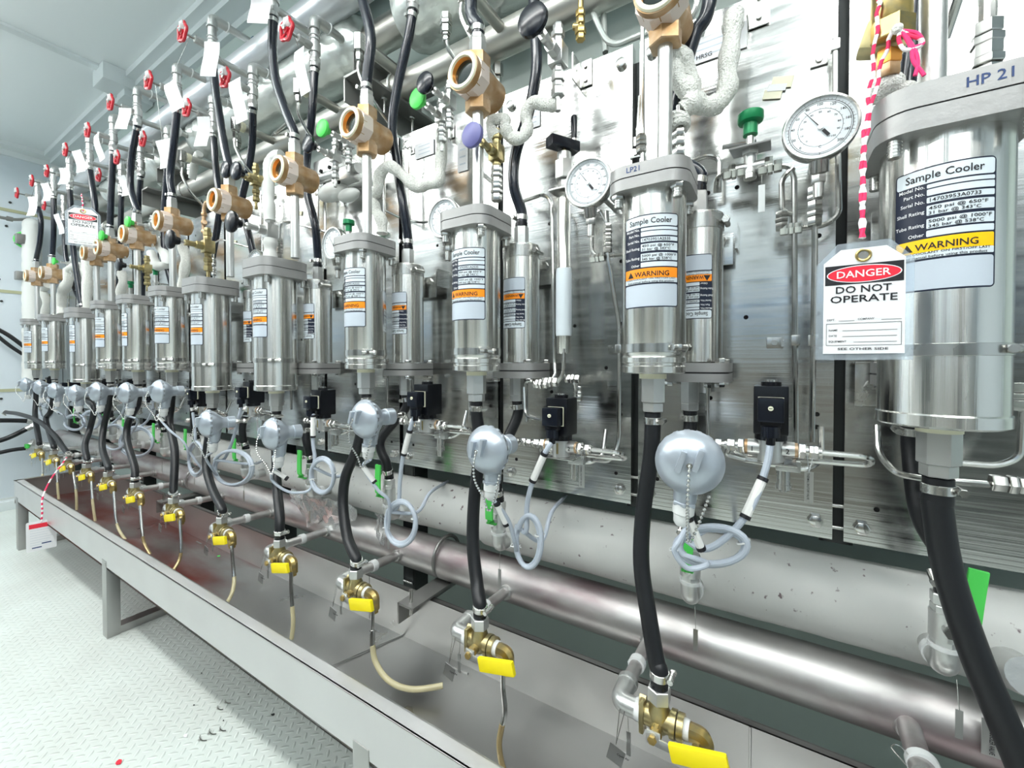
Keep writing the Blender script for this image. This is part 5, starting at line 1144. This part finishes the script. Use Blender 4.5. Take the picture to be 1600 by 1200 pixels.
# ------------------------------------------------------------------ left end: hoses, lagged column, cables
def atw(px, py, y):
    """like at(), kept inside the end wall"""
    p = at(px, py, y); lim = -4.74
    return at(px, py, y*lim/p.x) if p.x < lim else p
for k, (pts, r, lab) in enumerate((([(-12, 510, .72), (15, 525, .74), (46, 548, .80)], .014, 'black hose crossing the end wall, upper one of the pair'), ([(-12, 518, .74), (15, 540, .76), (46, 560, .82)], .012, 'black hose crossing the end wall, lower one of the pair'),
      ([(-12, 657, .78), (20, 657, .80), (48, 658, .84)], .016, 'horizontal black hose at the left edge'), ([(-12, 692, .74), (15, 683, .76), (46, 668, .80)], .017, 'black hose rising to a coupling at the left edge'), ([(-12, 710, .74), (20, 703, .76), (46, 700, .80)], .014, 'lowest black hose at the left edge'))):
    g = G(); sp = spline([atw(*p) for p in pts], 8); g.tube(sp, r, 'rubber', 16); t = thing('wall_hose', lab, 'hose', sp[0], 'hoses at the left edge'); g.build('hose_body', t, sp[0])
    g = G(); e = sp[-1]; d = (sp[-1]-sp[-3]).normalized(); g.cyl(e-d*.02, e+d*.01, r+.004, 'galv'); g.hex(e+d*.01, e+d*.03, r+.006, 'galv'); g.build('coupling', t, sp[0])
a, b_ = atw(50, 600, .84), atw(50, 352, .84); g = G(); n = 40; g.tube([a.lerp(b_, k/n) for k in range(n+1)], lambda t: .052+.002*math.sin(t*160), 'lag', 24); g.ball(b_, .052, 'lag', 20)
single('lagged_column', g, 'white lagged upright pipe at the far left end of the rack', 'insulated pipe')
g = G(); q = atw(40, 375, .80); g.torus(q, V(1, -.4, 0), .055, .008, 'green', 24, 8); g.box(atw(33, 374, .78), (.07, .06, .07), 'dkst', .006)
single('wall_box', g, 'dark box with bright green rim on the far end of the rack', 'box')
g = G(); g.box(atw(33, 431, .80), (.07, .06, .06), 'dkst', .006); single('wall_box', g, 'plain dark box below the green rimmed one', 'box')
g = G(); g.tube(spline([atw(-10, 337, .74), atw(8, 341, .75), atw(25, 343, .77), atw(48, 342, .84)], 6), .011, 'dkst', 12); g.cyl(atw(10, 341, .75), atw(20, 343, .765), .017, 'dkst'); single('cable_gland', g, 'dark cable with gland reaching in from the left edge', 'cable')
# far end header fittings
g = G(); g.cyl(atw(45, 694, .80), atw(95, 700, .93), .03, 'galv'); g.cyl(atw(47, 694, .80), atw(54, 695, .82), .042, 'galv'); g.box(atw(42, 697, .76), (.05, .02, .03), 'green', .005); single('end_coupling', g, 'grooved pipe coupling with green lever at the left end of the drain pipe', 'fitting')

# ------------------------------------------------------------------ tube bundle and white bends behind the top pipe
for k in range(5):
    a = at(560+k*2, -70+k*9, 1.02); zc = 2.40-k*.028; g = G(); g.tube([V(-3.6, 1.02, zc), V(-1.3, 1.02, zc)], .008, 'galv', 10)
    single('conduit', g, 'thin pale tube of the stacked bundle above the pale pipe, %s from the top' % NTH[k], 'tube', 'stacked thin tubes under the ceiling', V(-2.4, 1.02, zc))
for k, x in enumerate((-1.55, -1.96, -2.30, -2.9)):
    g = G(); g.box((x, 1.01, 2.34), (.05, .05, .17), 'blue', .004); g.box((x, 1.0, 2.27), (.07, .06, .02), 'blue', .003); g.box((x, 1.1, 2.34), (.03, .2, .03), 'galv')
    single('pipe_clip', g, 'dark blue clip holding the thin tube bundle, %s from the right' % NTH[k], 'clip', 'blue tube clips', V(x, 1.01, 2.34))
for k, x in enumerate((-1.72, -1.98, -2.12)):
    g = G(); g.tube(bend([(x, 1.06, 2.20), (x, 1.06, 2.36), (x+.10, 1.10, 2.36), (x+.10, 1.15, 2.20)], .06, 8), .034, 'lag', 18)
    single('wrapped_bend', g, 'white wrapped pipe bend behind the pale top pipe, %s from the right' % NTH[k], 'insulated pipe', 'white bends behind the top pipe', V(x, 1.06, 2.2))
# top middle: steel hose and tube in front of the back wall
t = thing('flex_hose', 'ribbed grey flexible hose end hanging behind the grey pipe', 'hose', at(778, 60, 1.06)); bb = at(778, 60, 1.06)
g = G(); a, b_ = at(777, -10, 1.06), at(777, 95, 1.06); n = 60; g.tube([a.lerp(b_, k/n) for k in range(n+1)], lambda t_: .013+.0012*math.sin(t_*190), 'dkst', 14); g.build('hose_body', t, bb)
g = G(); q = at(778, 100, 1.0); g.hex(q-Z*.035, q, .015, 'steel'); g.hex(q-Z*.06, q-Z*.037, .010, 'steel'); g.cyl(q-Z*.13, q-Z*.06, .006, 'steel'); g.build('end_fitting', t, bb)
tubing([[(698, 28, .88), (698, 60, .88), (700, 75, .88), (712, 95, .87), (722, 112, .86)]], 'bent steel tube dropping behind the third sight glass from the top elbow', r=.006, nuts=((697, 38, .88, (0, 0, 1), 1.6), (697, 55, .88, (0, 0, 1), 1.1)))
tubing([[(915, -8, .98), (935, 40, .98), (948, 65, .98), (965, 70, .97), (1000, 55, .95), (1085, 25, .9), (1092, -8, .9)], [(943, 20, 1.0), (946, 82, .98)]], 'pale foil wrapped tube sagging behind the nearest sight glass', r=.007, m='foil')
tubing([[(370, 220, .92), (372, 235, .90)], [(425, 212, .97), (452, 190, .84)]], 'stub fittings on the grey pipe between the fifth and sixth hoses', r=.006, nuts=((371, 222, .90, (0, 0, 1), 1.6), (298, 266, .90, (0, 0, 1), 1.5)))
for k, (x, y0_) in enumerate(((-1.30, .80), (-1.70, .80), (-.98, .78), (-2.15, .80), (-.62, .78))):
    g = G(); g.cyl((x, .98, 1.885), (x, y0_, 1.885), .014, 'pipe_up'); g.cyl((x, y0_+.03, 1.885), (x, y0_+.015, 1.885), .018, 'nylon'); g.hex((x, y0_, 1.86), (x, y0_, 1.905), .016, 'steel'); g.hex((x, y0_, 1.835), (x, y0_, 1.86), .010, 'steel'); g.tube(spline([(x, y0_, 1.84), (x, y0_, 1.80), (x+.03, y0_+.02, 1.73), (x+.05, y0_+.06, 1.68)], 5), .005, 'steel', 8)
    single('branch_stub', g, 'capped branch stub on the grey pipe, %s' % ['at the fifth bay', 'at the sixth bay', 'at the fourth bay', 'at the seventh bay', 'at the third bay'][k], 'fitting', 'branch stubs on the grey pipe')
for k, p in enumerate(((1155, 15), (1228, 0), (985, 85), (808, 150))):
    pass

# ------------------------------------------------------------------ near right details
g = G(); q = at(1562, 1055, .90); r_ = G()
g = G(); g.tube(bend([at(1585, 1010, .95), at(1570, 1045, .88), at(1610, 1060, .82)], .05, 8), .024, 'galv', 18); single('header_elbow', g, 'steel elbow welded to the lagged pipe at the right edge', 'fitting')
g = G(); g.cyl(at(1418, 1130, .885), at(1445, 1215, .77), .0150, 'pipe', seg=20); c = at(1417, 1135, .885); g.lathe(c+V(0, .01, 0), -Y, [(0, .026), (.012, .020), (.022, .016)], 'pipe', 24); d = at(1440, 1190, .80); g.cyl(d, d-Y*.012, .019, 'whitep')
single('drain_stub', g, 'stub pipe welded to the bare drain pipe at the lower right', 'pipe')
g = G(); g.tube(spline([at(1432, 1192, .79), at(1405, 1165, .79), at(1393, 1166, .79), at(1398, 1175, .79), at(1425, 1205, .79)], 5), .0008, 'steel', 6); single('wire_loop', g, 'thin wire loop on the stub pipe at the lower right', 'wire')
c = at(1552, 1155, .872); g = G(); g.box(c, (.024, .0012, .052), 'metaltag'); g.text('INLET COOLER VALVE', c+V(-.004, -.001, .023), -Z, X, .008, 'ink', .0002, 'L', .046); single('metal_tag', g, 'small upright tag reading INLET COOLER VALVE on the bare pipe at the lower right', 'tag', base=c)
# crumpled film under the lagged pipe
for k, (a_, b_2, zt) in enumerate((((455, 790), (520, 800), .50), ((590, 760), (610, 830), .50), ((470, 770), (560, 800), .52))):
    g = G(); p, q = at(a_[0], a_[1], .88), at(b_2[0], b_2[1], .89); n = 9; vs = []; rn = random.Random(k)
    for i in range(n):
        for j in range(5):
            vs.append(V(p.x+(q.x-p.x)*i/(n-1), .875+rn.uniform(-.012, .012), .54-(.12-abs(i-4)*.02)*j/4+rn.uniform(-.006, .006)))
    fs = [(i*5+j, (i+1)*5+j, (i+1)*5+j+1, i*5+j+1) for i in range(n-1) for j in range(4)]
    vs2 = vs+[v+V(0, .0008, 0) for v in vs]; fs2 = fs+[tuple(reversed([f_+len(vs) for f_ in f])) for f in fs]; g.add(vs2, fs2, 'film')
    single('plastic_film', g, 'crumpled clear film hanging from the lagged pipe, %s' % ['wide flap behind the fifth hose', 'narrow strip by a coiled cable', 'thin flap left of it'][k], 'film')
# debris on the floor
for k, (px, py, s_, m) in enumerate(((186, 1191, .010, 'tagred'), (312, 1156, .006, 'galv'), (290, 1150, .008, 'paper'), (352, 1098, .005, 'galv'), (340, 1108, .005, 'galv'), (426, 1117, .006, 'darks'), (315, 1052, .003, 'darks'), (349, 1126, .003, 'darks'), (388, 1085, .003, 'darks'), (303, 1102, .003, 'darks'), (327, 1146, .006, 'galv'), (344, 1141, .005, 'galv'), (342, 869, .008, 'green'))):
    u_ = (px-800)/FPX
    o_ = at(px, py, 1.0); d = o_-V(0, 0, 1); zf = .247 if m == 'green' else .0012; kk = (zf-1)/d.z; c = V(0, 0, 1)+d*kk
    g = G(); rn = random.Random(k); pl = [(s_*rn.uniform(.5, 1.1)*math.cos(a_*.9), s_*rn.uniform(.4, .9)*math.sin(a_*.9)) for a_ in range(7)]; g.prism(pl, c, X, Y, .0015, m, False)
    if m == 'galv': g.tube(spline([c+V(-s_*2, s_, .002), c+V(0, 0, .004), c+V(s_*2, s_*.4, .002), c+V(s_*3.4, s_*1.4, .002)], 4), .0012, 'steel', 6)
    single({'tagred': 'paint_chip', 'galv': 'metal_shaving', 'paper': 'paper_scrap', 'darks': 'dark_crumb', 'green': 'plastic_scrap'}[m], g, '%s on the %s' % (['dark red paint chip', 'curled metal shaving', 'white paper scrap', 'small curl of wire beyond the shavings', 'small curl of wire by the shadow edge', 'dark splinter under the tray', 'dark speck nearest the leg', 'dark speck by the shadow edge', 'dark speck under the tray', 'dark speck beside the wire curls', 'row of metal crumbs', 'last crumb of the metal shavings', 'bright green scrap'][k], 'tray bottom' if m == 'green' else 'tread plate floor'), 'scrap', 'scraps lying about', V(c.x, c.y, zf))
